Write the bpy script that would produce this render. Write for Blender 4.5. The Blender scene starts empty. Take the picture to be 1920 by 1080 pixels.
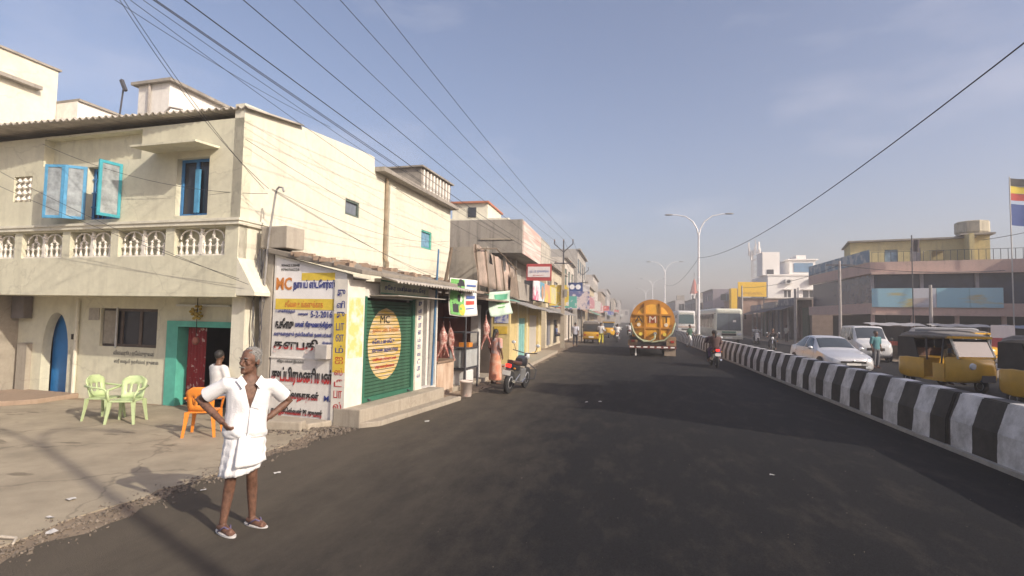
import bpy, bmesh, math, random
from mathutils import Vector, Matrix, Euler
random.seed(7)
S = bpy.context.scene
COL = S.collection
R = math.radians

# ------------------------------------------------------------------ camera
F_PX, CAM_H = 1000.0, 2.0
PITCH, ROLL, YAW = R(3.1), R(1.1), R(11.9)
fwd = Vector((-math.sin(YAW)*math.cos(PITCH), math.cos(YAW)*math.cos(PITCH), math.sin(PITCH)))
right0 = Vector((math.cos(YAW), math.sin(YAW), 0))
up0 = right0.cross(fwd)
rgt = right0*math.cos(ROLL) + up0*math.sin(ROLL)
upv = -right0*math.sin(ROLL) + up0*math.cos(ROLL)
cd = bpy.data.cameras.new('camera')
cd.sensor_width = 36.0
cd.lens = 36.0*F_PX/1920.0
cd.clip_start = 0.05
cd.clip_end = 6000
cam = bpy.data.objects.new('camera', cd)
COL.objects.link(cam)
M = Matrix((rgt, upv, -fwd)).transposed().to_4x4()
M.translation = (0, 0, CAM_H)
cam.matrix_world = M
S.camera = cam

# ------------------------------------------------------------------ sky, sun, exposure
SUN_EL, SUN_AZ = R(29.5), R(117)          # azimuth clockwise from +Y
w = bpy.data.worlds.new('World'); S.world = w; w.use_nodes = True
nt = w.node_tree; nt.nodes.clear()
out = nt.nodes.new('ShaderNodeOutputWorld'); bg = nt.nodes.new('ShaderNodeBackground')
sky = nt.nodes.new('ShaderNodeTexSky'); sky.sky_type = 'NISHITA'; sky.sun_disc = False
sky.sun_elevation = SUN_EL; sky.sun_rotation = SUN_AZ
sky.altitude = 0; sky.air_density = 1.0; sky.dust_density = 3.6; sky.ozone_density = 2.2
# thin high cloud, a little lighter than the sky, everywhere alike
tc = nt.nodes.new('ShaderNodeTexCoord'); mp = nt.nodes.new('ShaderNodeMapping')
mp.inputs['Scale'].default_value = (1.6, 1.6, 5.0)
nz = nt.nodes.new('ShaderNodeTexNoise'); nz.inputs['Scale'].default_value = 1.7; nz.inputs['Detail'].default_value = 6; nz.inputs['Roughness'].default_value = .55
cr = nt.nodes.new('ShaderNodeValToRGB')
cr.color_ramp.elements[0].position = .52; cr.color_ramp.elements[0].color = (0, 0, 0, 1)
cr.color_ramp.elements[1].position = .78; cr.color_ramp.elements[1].color = (.2, .2, .2, 1)
mx = nt.nodes.new('ShaderNodeMixRGB'); mx.inputs['Color2'].default_value = (6.2, 5.7, 5.8, 1)
hs = nt.nodes.new('ShaderNodeHueSaturation'); hs.inputs['Saturation'].default_value = .95
nt.links.new(tc.outputs['Generated'], mp.inputs['Vector']); nt.links.new(mp.outputs[0], nz.inputs['Vector'])
nt.links.new(nz.outputs['Fac'], cr.inputs['Fac']); nt.links.new(cr.outputs['Color'], mx.inputs['Fac'])
nt.links.new(sky.outputs[0], hs.inputs['Color']); tn = nt.nodes.new('ShaderNodeMixRGB'); tn.blend_type = 'MULTIPLY'; tn.inputs['Fac'].default_value = 1; tn.inputs['Color2'].default_value = (1.04,.95,.97,1)
nt.links.new(hs.outputs[0], tn.inputs['Color1']); nt.links.new(tn.outputs[0], mx.inputs['Color1'])
nt.links.new(mx.outputs[0], bg.inputs['Color']); bg.inputs['Strength'].default_value = .15
nt.links.new(bg.outputs[0], out.inputs[0])
sl = bpy.data.lights.new('sun', 'SUN'); sl.energy = 3.9; sl.angle = R(.6); sl.color = (1, .90, .745)
so = bpy.data.objects.new('sun', sl); COL.objects.link(so)
sd = Vector((math.sin(SUN_AZ)*math.cos(SUN_EL), math.cos(SUN_AZ)*math.cos(SUN_EL), math.sin(SUN_EL)))
so.rotation_euler = sd.to_track_quat('Z', 'Y').to_euler()
so.location = (30, -20, 30)
S.view_settings.view_transform = 'Standard'; S.view_settings.look = 'None'
S.view_settings.exposure = 0.36; S.view_settings.gamma = 1.0; S.view_settings.use_curve_mapping = False

# ------------------------------------------------------------------ materials
MATS = {}
def mat(name, col, rough=.8, var=.12, scale=6.0, bump=0.0, metal=0.0, col2=None, mixpos=(.45, .7), bscale=None, stretch=None, spec=None, emit=None, coat=0):
    if name in MATS: return MATS[name]
    m = bpy.data.materials.new(name); m.use_nodes = True; MATS[name] = m
    n = m.node_tree; b = n.nodes['Principled BSDF']
    b.inputs['Roughness'].default_value = rough; b.inputs['Metallic'].default_value = metal
    if spec is not None: b.inputs['Specular IOR Level'].default_value = spec
    if coat: b.inputs['Coat Weight'].default_value = coat; b.inputs['Coat Roughness'].default_value = .12
    t = n.nodes.new('ShaderNodeTexCoord'); v = t.outputs['Object']
    if stretch:
        mpn = n.nodes.new('ShaderNodeMapping'); mpn.inputs['Scale'].default_value = stretch
        n.links.new(v, mpn.inputs['Vector']); v = mpn.outputs[0]
    no = n.nodes.new('ShaderNodeTexNoise'); no.inputs['Scale'].default_value = scale; no.inputs['Detail'].default_value = 7; no.inputs['Roughness'].default_value = .62
    n.links.new(v, no.inputs['Vector'])
    r = n.nodes.new('ShaderNodeValToRGB')
    c = Vector(col[:3])
    if col2 is None:
        lo = c*(1-var); hi = c*(1+var)
        r.color_ramp.elements[0].position = .3; r.color_ramp.elements[1].position = .7
    else:
        lo = c; hi = Vector(col2[:3])
        r.color_ramp.elements[0].position = mixpos[0]; r.color_ramp.elements[1].position = mixpos[1]
    r.color_ramp.elements[0].color = (*lo, 1); r.color_ramp.elements[1].color = (*[min(1, k) for k in hi], 1)
    n.links.new(no.outputs['Fac'], r.inputs['Fac']); n.links.new(r.outputs['Color'], b.inputs['Base Color'])
    if bump:
        n2 = n.nodes.new('ShaderNodeTexNoise'); n2.inputs['Scale'].default_value = bscale or scale*6; n2.inputs['Detail'].default_value = 5
        n.links.new(v, n2.inputs['Vector'])
        bp = n.nodes.new('ShaderNodeBump'); bp.inputs['Strength'].default_value = bump; bp.inputs['Distance'].default_value = .02
        n.links.new(n2.outputs['Fac'], bp.inputs['Height']); n.links.new(bp.outputs[0], b.inputs['Normal'])
    if emit:
        b.inputs['Emission Color'].default_value = (*emit[0], 1); b.inputs['Emission Strength'].default_value = emit[1]
    return m
def weathered(name, base, dirt, dirtamt=.5, scale=1.2, streak=True, rough=.9, bump=.25):
    """painted plaster: soft blotches, rain streaks running down, fine grain"""
    if name in MATS: return MATS[name]
    m = bpy.data.materials.new(name); m.use_nodes = True; MATS[name] = m
    n = m.node_tree; b = n.nodes['Principled BSDF']; b.inputs['Roughness'].default_value = rough; b.inputs['Specular IOR Level'].default_value = .25
    t = n.nodes.new('ShaderNodeTexCoord')
    def noise(sc, det, stretch=None):
        x = n.nodes.new('ShaderNodeTexNoise'); x.inputs['Scale'].default_value = sc; x.inputs['Detail'].default_value = det; x.inputs['Roughness'].default_value = .65
        if stretch:
            q = n.nodes.new('ShaderNodeMapping'); q.inputs['Scale'].default_value = stretch
            n.links.new(t.outputs['Object'], q.inputs[0]); n.links.new(q.outputs[0], x.inputs['Vector'])
        else: n.links.new(t.outputs['Object'], x.inputs['Vector'])
        return x.outputs['Fac']
    def ramp(f, a, c):
        x = n.nodes.new('ShaderNodeMapRange'); x.inputs['From Min'].default_value = a; x.inputs['From Max'].default_value = c
        n.links.new(f, x.inputs['Value']); return x.outputs[0]
    a = ramp(noise(scale, 8), .5, .78)
    if streak:
        s = ramp(noise(scale*3, 6, (1.5, 1.5, .12)), .5, .8)
        ma = n.nodes.new('ShaderNodeMath'); ma.operation = 'MAXIMUM'; n.links.new(a, ma.inputs[0]); n.links.new(s, ma.inputs[1]); a = ma.outputs[0]
    mu = n.nodes.new('ShaderNodeMath'); mu.operation = 'MULTIPLY'; mu.inputs[1].default_value = dirtamt; n.links.new(a, mu.inputs[0])
    mi = n.nodes.new('ShaderNodeMixRGB'); mi.inputs['Color1'].default_value = (*base, 1); mi.inputs['Color2'].default_value = (*dirt, 1)
    n.links.new(mu.outputs[0], mi.inputs['Fac'])
    g = n.nodes.new('ShaderNodeMixRGB'); g.blend_type = 'MULTIPLY'; g.inputs['Fac'].default_value = .25
    n.links.new(mi.outputs[0], g.inputs['Color1'])
    fr = n.nodes.new('ShaderNodeValToRGB'); fr.color_ramp.elements[0].color = (.55, .55, .55, 1); fr.color_ramp.elements[0].position = .3; fr.color_ramp.elements[1].position = .65
    n.links.new(noise(scale*9, 6), fr.inputs[0]); n.links.new(fr.outputs[0], g.inputs['Color2'])
    # hairline cracks
    wv = n.nodes.new('ShaderNodeTexNoise'); wv.inputs['Scale'].default_value = 1.7; wv.inputs['Detail'].default_value = 6; n.links.new(t.outputs['Object'], wv.inputs['Vector'])
    wm_ = n.nodes.new('ShaderNodeMixRGB'); wm_.blend_type = 'LINEAR_LIGHT'; wm_.inputs['Fac'].default_value = .4; n.links.new(t.outputs['Object'], wm_.inputs['Color1']); n.links.new(wv.outputs['Color'], wm_.inputs['Color2'])
    vo = n.nodes.new('ShaderNodeTexVoronoi'); vo.feature = 'DISTANCE_TO_EDGE'; vo.inputs['Scale'].default_value = .38; n.links.new(wm_.outputs[0], vo.inputs['Vector'])
    ck = n.nodes.new('ShaderNodeMapRange'); ck.inputs['From Min'].default_value = .006; ck.inputs['From Max'].default_value = .002; ck.inputs['To Max'].default_value = .18; n.links.new(vo.outputs['Distance'], ck.inputs['Value'])
    cm_ = n.nodes.new('ShaderNodeMixRGB'); cm_.inputs['Color2'].default_value = (*[k*.45 for k in dirt], 1); n.links.new(ck.outputs[0], cm_.inputs['Fac']); n.links.new(g.outputs[0], cm_.inputs['Color1'])
    n.links.new(cm_.outputs[0], b.inputs['Base Color'])
    bp = n.nodes.new('ShaderNodeBump'); bp.inputs['Strength'].default_value = bump; bp.inputs['Distance'].default_value = .015
    n.links.new(noise(scale*14, 6), bp.inputs['Height']); n.links.new(bp.outputs[0], b.inputs['Normal'])
    return m

# ------------------------------------------------------------------ mesh helpers
class MB:
    def __init__(s): s.v = []; s.f = []
    def add(s, vs, fs):
        k = len(s.v); s.v += [tuple(p) for p in vs]; s.f += [tuple(i+k for i in f) for f in fs]; return s
    def box(s, x0, x1, y0, y1, z0, z1):
        return s.add([(x0,y0,z0),(x1,y0,z0),(x1,y1,z0),(x0,y1,z0),(x0,y0,z1),(x1,y0,z1),(x1,y1,z1),(x0,y1,z1)],
                     [(0,3,2,1),(4,5,6,7),(0,1,5,4),(1,2,6,5),(2,3,7,6),(3,0,4,7)])
    def obox(s, c, sx, sy, sz, rz=0, rx=0, ry=0):
        m = Euler((rx, ry, rz)).to_matrix(); c = Vector(c)
        vs = [c + m @ Vector((a*sx/2, b*sy/2, d*sz/2)) for d in (-1,1) for a, b in ((-1,-1),(1,-1),(1,1),(-1,1))]
        return s.add(vs, [(0,3,2,1),(4,5,6,7),(0,1,5,4),(1,2,6,5),(2,3,7,6),(3,0,4,7)])
    def bar(s, p, q, wd, th, up=(0,0,1)):
        p, q = Vector(p), Vector(q); d = (q-p).normalized(); u = Vector(up)
        if abs(d.dot(u)) > .98: u = Vector((0,1,0))
        a = d.cross(u).normalized()*wd/2; b = a.cross(d).normalized()*th/2
        vs = [x+i*a+j*b for x in (p,q) for i,j in ((-1,-1),(1,-1),(1,1),(-1,1))]
        return s.add(vs, [(0,1,2,3),(7,6,5,4),(0,4,5,1),(1,5,6,2),(2,6,7,3),(3,7,4,0)])
    def tube(s, pts, r, n=8, cap=True):
        pts = [Vector(p) for p in pts]; rs = r if isinstance(r, (list,tuple)) else [r]*len(pts)
        k = len(s.v); prev = None
        for i, p in enumerate(pts):
            d = (pts[min(i+1,len(pts)-1)] - pts[max(i-1,0)]).normalized()
            if prev is None:
                u = Vector((0,0,1)) if abs(d.z) < .9 else Vector((1,0,0)); a = d.cross(u).normalized()
            else: a = (prev - d*prev.dot(d)).normalized()
            prev = a; b = d.cross(a)
            for j in range(n):
                t = 2*math.pi*j/n; s.v.append(tuple(p + (a*math.cos(t) + b*math.sin(t))*rs[i]))
        for i in range(len(pts)-1):
            for j in range(n):
                s.f.append((k+i*n+j, k+i*n+(j+1)%n, k+(i+1)*n+(j+1)%n, k+(i+1)*n+j))
        if cap:
            s.f.append(tuple(k+j for j in reversed(range(n)))); s.f.append(tuple(k+(len(pts)-1)*n+j for j in range(n)))
        return s
    def rings(s, rings, cap=True):
        """loft closed rings (lists of points, equal count)"""
        k = len(s.v); n = len(rings[0])
        for r in rings: s.v += [tuple(p) for p in r]
        for i in range(len(rings)-1):
            for j in range(n): s.f.append((k+i*n+j, k+i*n+(j+1)%n, k+(i+1)*n+(j+1)%n, k+(i+1)*n+j))
        if cap:
            s.f.append(tuple(k+j for j in reversed(range(n)))); s.f.append(tuple(k+(len(rings)-1)*n+j for j in range(n)))
        return s
    def lathe(s, prof, n=16, c=(0,0,0), axis='z'):
        rs = []
        for r, h in prof:
            ring = []
            for j in range(n):
                t = 2*math.pi*j/n; a, b = r*math.cos(t), r*math.sin(t)
                p = (a,b,h) if axis == 'z' else ((h,a,b) if axis == 'x' else (b,h,a))
                ring.append((p[0]+c[0], p[1]+c[1], p[2]+c[2]))
            rs.append(ring)
        return s.rings(rs)
    def ell(s, c, rx, ry, rz, n=14, m=9, rot=None):
        rs = []
        for i in range(m):
            t = math.pi*(i+.001*(i==0)+.0)/(m-1); t = min(max(t,.03),math.pi-.03)
            ring = []
            for j in range(n):
                q = 2*math.pi*j/n; p = Vector((rx*math.sin(t)*math.cos(q), ry*math.sin(t)*math.sin(q), -rz*math.cos(t)))
                if rot is not None: p = rot @ p
                ring.append(p + Vector(c))
            rs.append(ring)
        return s.rings(rs)
    def prism(s, poly, a, b, axis='y'):
        """polygon in the plane across axis, pushed from a to b"""
        def P(u, v, h): return (u,h,v) if axis == 'y' else ((h,u,v) if axis == 'x' else (u,v,h))
        n = len(poly); k = len(s.v)
        s.v += [P(u,v,a) for u,v in poly] + [P(u,v,b) for u,v in poly]
        s.f.append(tuple(k+i for i in range(n))); s.f.append(tuple(k+n+i for i in reversed(range(n))))
        for i in range(n): s.f.append((k+(i+1)%n, k+i, k+n+i, k+n+(i+1)%n))
        return s
    def wall(s, x0, x1, z0, z1, y0, y1, holes=(), axis='y'):
        """slab in x-z with rectangular holes (hx0,hx1,hz0,hz1), y0..y1 thick, built as blocks"""
        xs = sorted({x0,x1,*[min(max(h[i],x0),x1) for h in holes for i in (0,1)]}); zs = sorted({z0,z1,*[min(max(h[i],z0),z1) for h in holes for i in (2,3)]})
        for i in range(len(xs)-1):
            run = None
            for j in range(len(zs)-1):
                cx, cz = (xs[i]+xs[i+1])/2, (zs[j]+zs[j+1])/2
                solid = not any(h[0] < cx < h[1] and h[2] < cz < h[3] for h in holes)
                if solid:
                    if run is None: run = zs[j]
                    end = zs[j+1]
                if run is not None and (not solid or j == len(zs)-2):
                    e = end
                    if axis == 'y': s.box(xs[i], xs[i+1], y0, y1, run, e)
                    else: s.box(y0, y1, xs[i], xs[i+1], run, e)
                    run = None
        return s
    def mesh(s, name, smooth=False, merge=False):
        me = bpy.data.meshes.new(name); me.from_pydata(s.v, [], s.f)
        bm = bmesh.new(); bm.from_mesh(me)
        if merge: bmesh.ops.remove_doubles(bm, verts=bm.verts, dist=.0005)
        bmesh.ops.recalc_face_normals(bm, faces=bm.faces); bm.to_mesh(me); bm.free()
        if smooth:
            for p in me.polygons: p.use_smooth = True
        return me
    def build(s, name, material, parent=None, smooth=False, bevel=0, merge=False, loc=None, rot=None, angle=None):
        me = s.mesh(name, smooth, merge)
        if bevel:
            bm = bmesh.new(); bm.from_mesh(me)
            es = [e for e in bm.edges if len(e.link_faces) == 2 and e.calc_face_angle(0) > .5]
            bmesh.ops.bevel(bm, geom=es, offset=bevel, segments=2, affect='EDGES', profile=.6); bm.to_mesh(me); bm.free()
        if angle is not None:
            me.shade_smooth() if hasattr(me, 'shade_smooth') else None
            try: me.set_sharp_from_angle(angle=angle)
            except Exception: pass
        o = bpy.data.objects.new(name, me); me.materials.append(material); COL.objects.link(o)
        if parent is not None: o.parent = parent
        if loc is not None: o.location = loc
        if rot is not None: o.rotation_euler = rot
        return o
def thing(name, label, cat, loc=(0,0,0), rz=0, group=None):
    o = bpy.data.objects.new(name, None); COL.objects.link(o); o.empty_display_size = .2
    o.location = loc; o.rotation_euler = (0,0,rz); return tag(o, label, cat, group)
def tag(o, label, cat, group=None):
    o['label'] = label; o['category'] = cat
    if group: o['group'] = group
    return o
def struct(o): o['kind'] = 'structure'; return o
def kids(o): return [c for c in bpy.data.objects if c.parent == o]
def dup(root, loc=None, rz=None, label=None, parent=None):
    c = root.copy(); COL.objects.link(c); c.parent = parent
    if loc is not None: c.location = loc
    if rz is not None: c.rotation_euler = (0,0,rz)
    if label: c['label'] = label
    for k in kids(root): dup(k, parent=c)
    return c
def text(name, body, size, material, parent, loc, rot=(R(90),0,0), width=None, align='LEFT', depth=.004, bold=0.0, height=None, shear=0):
    """lettering as thin raised paint; converted to a mesh; scaled to the given width / height"""
    cu = bpy.data.curves.new(name, 'FONT'); cu.body = body; cu.size = size; cu.extrude = depth/2; cu.align_x = align; cu.offset = bold; cu.shear = shear; cu.resolution_u = 2
    t = bpy.data.objects.new(name, cu); COL.objects.link(t)
    dg = bpy.context.evaluated_depsgraph_get(); me = bpy.data.meshes.new_from_object(t.evaluated_get(dg))
    bpy.data.objects.remove(t); bpy.data.curves.remove(cu)
    if len(me.vertices):
        xs = [v.co.x for v in me.vertices]; ys = [v.co.y for v in me.vertices]
        w0 = max(xs)-min(xs) or 1; h0 = max(ys)-min(ys) or 1
        kx = (width/w0) if width else 1; ky = (height/h0) if height else (1 if not width else min(kx, 1.6) if kx < 1 else 1)
        mx_ = min(xs) if align == 'LEFT' else 0
        for v in me.vertices: v.co.x = (v.co.x-mx_)*kx; v.co.y = (v.co.y-(min(ys) if height else 0))*ky
    me.name = name; me.materials.clear(); me.materials.append(material)
    o = bpy.data.objects.new(name, me); COL.objects.link(o); o.parent = parent; o.location = loc; o.rotation_euler = rot
    return o
def remesh(mb_or_me, voxel, smooth_it=4, name='body'):
    me = mb_or_me.mesh(name) if isinstance(mb_or_me, MB) else mb_or_me
    o = bpy.data.objects.new('tmp', me); COL.objects.link(o)
    md = o.modifiers.new('r', 'REMESH'); md.mode = 'VOXEL'; md.voxel_size = voxel; md.use_smooth_shade = True
    sm = o.modifiers.new('s', 'SMOOTH'); sm.iterations = smooth_it; sm.factor = .5
    dg = bpy.context.evaluated_depsgraph_get(); m2 = bpy.data.meshes.new_from_object(o.evaluated_get(dg))
    bpy.data.objects.remove(o); m2.name = name
    for p in m2.polygons: p.use_smooth = True
    return m2
def mobj(name, me, material, parent=None):
    me.materials.clear(); me.materials.append(material)
    o = bpy.data.objects.new(name, me); COL.objects.link(o); o.parent = parent; return o
def lerp(a, b, t): return a+(b-a)*t
# ================================================================== setting
def asphalt():
    m = mat('asphalt', (.0165,.0165,.0185), .9, .55, 75, .8, bscale=220, spec=.2)
    n = m.node_tree; b = n.nodes['Principled BSDF']; t = [x for x in n.nodes if x.type == 'TEX_COORD'][0]
    src = b.inputs['Base Color'].links[0].from_socket
    sp = n.nodes.new('ShaderNodeSeparateXYZ'); n.links.new(t.outputs['Object'], sp.inputs[0])
    mr = n.nodes.new('ShaderNodeMapRange'); mr.inputs['From Min'].default_value = -.6; mr.inputs['From Max'].default_value = -5.4
    n.links.new(sp.outputs['X'], mr.inputs['Value'])
    no = n.nodes.new('ShaderNodeTexNoise'); no.inputs['Scale'].default_value = 1.5; no.inputs['Detail'].default_value = 9; no.inputs['Roughness'].default_value = .72
    q = n.nodes.new('ShaderNodeMapping'); q.inputs['Scale'].default_value = (1.5, .6, 1); n.links.new(t.outputs['Object'], q.inputs[0]); n.links.new(q.outputs[0], no.inputs['Vector'])
    a = n.nodes.new('ShaderNodeMath'); a.operation = 'ADD'; a.inputs[1].default_value = -.5; n.links.new(no.outputs['Fac'], a.inputs[0])
    a2 = n.nodes.new('ShaderNodeMath'); a2.operation = 'MULTIPLY_ADD'; a2.inputs[1].default_value = .9; n.links.new(a.outputs[0], a2.inputs[0]); n.links.new(mr.outputs[0], a2.inputs[2])
    cl = n.nodes.new('ShaderNodeClamp'); cl.inputs['Max'].default_value = .75; n.links.new(a2.outputs[0], cl.inputs[0])
    mi = n.nodes.new('ShaderNodeMixRGB'); mi.inputs['Color2'].default_value = (.165,.138,.105,1)   # road dust lying towards the edge
    n.links.new(cl.outputs[0], mi.inputs['Fac']); n.links.new(src, mi.inputs['Color1']); n.links.new(mi.outputs[0], b.inputs['Base Color'])
    tk = n.nodes.new('ShaderNodeTexNoise'); tk.inputs['Scale'].default_value = 1.0; tk.inputs['Detail'].default_value = 5
    q2 = n.nodes.new('ShaderNodeMapping'); q2.inputs['Scale'].default_value = (2.2,.045,1); n.links.new(t.outputs['Object'], q2.inputs[0]); n.links.new(q2.outputs[0], tk.inputs['Vector'])
    tr = n.nodes.new('ShaderNodeValToRGB'); tr.color_ramp.elements[0].position = .35; tr.color_ramp.elements[0].color = (.87,.87,.88,1); tr.color_ramp.elements[1].position = .68; tr.color_ramp.elements[1].color = (1,1,1,1); n.links.new(tk.outputs['Fac'], tr.inputs[0])
    mt = n.nodes.new('ShaderNodeMixRGB'); mt.blend_type = 'MULTIPLY'; mt.inputs['Fac'].default_value = 1; n.links.new(mi.outputs[0], mt.inputs['Color1']); n.links.new(tr.outputs[0], mt.inputs['Color2']); n.links.new(mt.outputs[0], b.inputs['Base Color'])   # tyre-polished tracks
    return m
def concrete_yard():
    m = mat('yard_concrete', (.325,.275,.2), .9, .22, 1.6, .3, bscale=60)
    n = m.node_tree; b = n.nodes['Principled BSDF']; t = [x for x in n.nodes if x.type == 'TEX_COORD'][0]
    src = b.inputs['Base Color'].links[0].from_socket
    # oil and water stains, drawn out along the yard
    q = n.nodes.new('ShaderNodeMapping'); q.inputs['Scale'].default_value = (.75, 1.7, 1); q.inputs['Rotation'].default_value = (0,0,R(12)); n.links.new(t.outputs['Object'], q.inputs[0])
    no = n.nodes.new('ShaderNodeTexNoise'); no.inputs['Scale'].default_value = 1.5; no.inputs['Detail'].default_value = 4; n.links.new(q.outputs[0], no.inputs['Vector'])
    mr = n.nodes.new('ShaderNodeMapRange'); mr.inputs['From Min'].default_value = .63; mr.inputs['From Max'].default_value = .67; n.links.new(no.outputs['Fac'], mr.inputs['Value'])
    ml = n.nodes.new('ShaderNodeMath'); ml.operation = 'MULTIPLY'; ml.inputs[1].default_value = .6; n.links.new(mr.outputs[0], ml.inputs[0])
    mi = n.nodes.new('ShaderNodeMixRGB'); mi.inputs['Color2'].default_value = (.085,.068,.045,1); n.links.new(ml.outputs[0], mi.inputs['Fac']); n.links.new(src, mi.inputs['Color1'])
    # cracks
    vo = n.nodes.new('ShaderNodeTexVoronoi'); vo.feature = 'DISTANCE_TO_EDGE'; vo.inputs['Scale'].default_value = .42
    wn = n.nodes.new('ShaderNodeTexNoise'); wn.inputs['Scale'].default_value = 2.2; wn.inputs['Detail'].default_value = 6
    n.links.new(t.outputs['Object'], wn.inputs['Vector'])
    av = n.nodes.new('ShaderNodeMixRGB'); av.blend_type = 'LINEAR_LIGHT'; av.inputs['Fac'].default_value = .35; n.links.new(t.outputs['Object'], av.inputs['Color1']); n.links.new(wn.outputs['Color'], av.inputs['Color2']); n.links.new(av.outputs[0], vo.inputs['Vector'])
    cr_ = n.nodes.new('ShaderNodeMapRange'); cr_.inputs['From Min'].default_value = .012; cr_.inputs['From Max'].default_value = .004; n.links.new(vo.outputs['Distance'], cr_.inputs['Value'])
    mc = n.nodes.new('ShaderNodeMath'); mc.operation = 'MULTIPLY'; mc.inputs[1].default_value = .35; n.links.new(cr_.outputs[0], mc.inputs[0])
    m2 = n.nodes.new('ShaderNodeMixRGB'); m2.inputs['Color2'].default_value = (.07,.055,.04,1); n.links.new(mc.outputs[0], m2.inputs['Fac']); n.links.new(mi.outputs[0], m2.inputs['Color1'])
    n.links.new(m2.outputs[0], b.inputs['Base Color'])
    return m
dirt = mat('dirt', (.24,.185,.13), .95, .25, 2.2, .4, bscale=30)
struct(MB().add([(-900,-400,0),(900,-400,0),(900,2600,0),(-900,2600,0)], [(0,1,2,3)]).build('ground', dirt))
# road: one sheet, ragged left edge where the new asphalt stops
def road_left(y):
    if y < 9: b = -4.78
    elif y < 13: b = lerp(-4.78, -3.85, (y-9)/4)
    elif y < 22: b = lerp(-3.85, -3.5, (y-13)/9)
    else: b = -3.5
    return b
rv, rf = [], []
rnd = random.Random(3)
ys = [-60]+[ -20+i*.22 for i in range(0, 290)]+[45+i*5 for i in range(120)]
for i, y in enumerate(ys):
    j = rnd.uniform(-.09,.09)+.08*math.sin(y*1.9)+.06*math.sin(y*4.3+1) if y < 45 else 0
    rv += [(road_left(y)+j, y, .006), (14.2, y, .006)]
    if i: rf.append((2*i-2, 2*i-1, 2*i+1, 2*i))
rd = MB(); rd.v = rv; rd.f = rf
struct(rd.build('road', asphalt()))
# yard in front of the house
yd = MB(); rnd = random.Random(5); yp = [(-30,-14)]
for i in range(95):
    y = -14+i*.245; yp.append((-5.02+rnd.uniform(-.07,.07)+.1*math.sin(y*1.3), y))
yp += [(-5.0,9.2),(-5.4,9.4),(-30,9.9)]
yd.prism(yp, -.05, .012, 'z'); struct(yd.build('forecourt', concrete_yard()))
# gravel and broken asphalt along the edge
gm = mat('rubble', (.17,.14,.11), .95, .5, 9)
g = MB(); rnd = random.Random(11)
def stone(g, x, y, z, s):
    o = Vector((x,y,z)); m = Euler((rnd.uniform(0,6),rnd.uniform(0,6),rnd.uniform(0,6))).to_matrix()
    vs = [o + m @ Vector((a*s*rnd.uniform(.6,1.2), b*s*rnd.uniform(.6,1.2), c*s*rnd.uniform(.35,.8))) for a in (-1,1) for b in (-1,1) for c in (-1,1)]
    g.add(vs, [(0,1,3,2),(4,6,7,5),(0,4,5,1),(2,3,7,6),(0,2,6,4),(1,5,7,3)])
for i in range(2600):
    y = rnd.uniform(1.0, 9.0) if i < 1900 else rnd.uniform(9, 36)
    x = road_left(y) - .12 + rnd.gauss(0,.14); stone(g, x, y, .010, abs(rnd.gauss(0,.006))+.003)
for i in range(500):
    x = rnd.uniform(-6.3,-4.5); y = 8.55 - abs(rnd.gauss(0,.28)); stone(g, x, y, .012, abs(rnd.gauss(0,.014))+.005)
for i in range(500):
    stone(g, rnd.uniform(-4.6,4.8), rnd.uniform(2.5,25), .007, rnd.uniform(.002,.005))
go = g.build('gravel', gm); go['kind'] = 'stuff'

# ================================================================== cream corner house
cream = weathered('cream_plaster', (.66,.635,.49), (.34,.32,.25), .5, .8)
cream_side = weathered('cream_plaster_pale', (.71,.68,.56), (.42,.38,.30), .5, .75)
greyst = weathered('stained_grey_concrete', (.34,.31,.27), (.07,.065,.06), .8, .9)
whitepl = weathered('white_plaster', (.8,.77,.72), (.4,.35,.29), .45, .9)
blue = mat('blue_paint', (.045,.19,.42), .55, .2, 5)
cyan = mat('light_blue_paint', (.09,.30,.50), .5, .2, 6)
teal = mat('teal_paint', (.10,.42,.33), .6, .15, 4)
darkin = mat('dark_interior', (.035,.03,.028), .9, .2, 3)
frostg = mat('frosted_pane', (.30,.33,.34), .2, .45, 5)
darkglass = mat('dark_glass', (.03,.035,.045), .12, .2, 4)
H = thing('corner_house', 'two-storey cream house with corrugated eaves, blue shutters and arched blue door', 'house', (-7.02,8.6,0), R(-4))
hw = MB()
# upper front wall (facade y=0), with openings
hw.wall(-11, 0, 3.74, 5.66, 0, .22, [(-1.55,-.77,3.83,4.96), (-3.9,-2.95,3.83,4.93), (-6.05,-5.5,4.28,4.84), (-5.2,-2.48,5.02,5.62)])
hw.box(-5.2,-2.48,.2,.24,5.02,5.62)
hw.build('front_wall', cream, H)
sw = MB()
sw.wall(.0, 4.67, 3.0, 5.5, -.22, -.001, [(3.37,4.0,4.47,4.87)], axis='x')
sw.prism([(0,5.5),(4.67,5.5),(4.67,6.28),(4.4,6.28),(0,5.93)], -.22, -.001, 'x')
sw.box(-.3,-.001, .225, 4.66, 0, 3.0)
sw.box(-.22,-.001, 4.67, 10.1, 0, 4.2); sw.wall(4.67, 10.1, 4.2, 6.02, -.22, -.001, [(7.69,8.5,4.2,4.8)], axis='x')
sw.prism([(1.6,2.95),(2.2,2.95),(2.2,3.3),(4.4,3.05),(4.4,2.9),(1.6,2.9)], -.0, .12, 'x')
sw.build('side_wall', cream_side, H)
MB().box(-11,-.23,4.45,4.66,3.0,6.2).box(-11,-.23,9.9,10.1,0,6.0).build('rear_wall', cream, H)
MB().box(-11,-.23,.25,4.44,5.5,5.62).box(-11,-.23,4.67,9.89,5.85,5.98).build('flat_roof', greyst, H)
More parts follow.
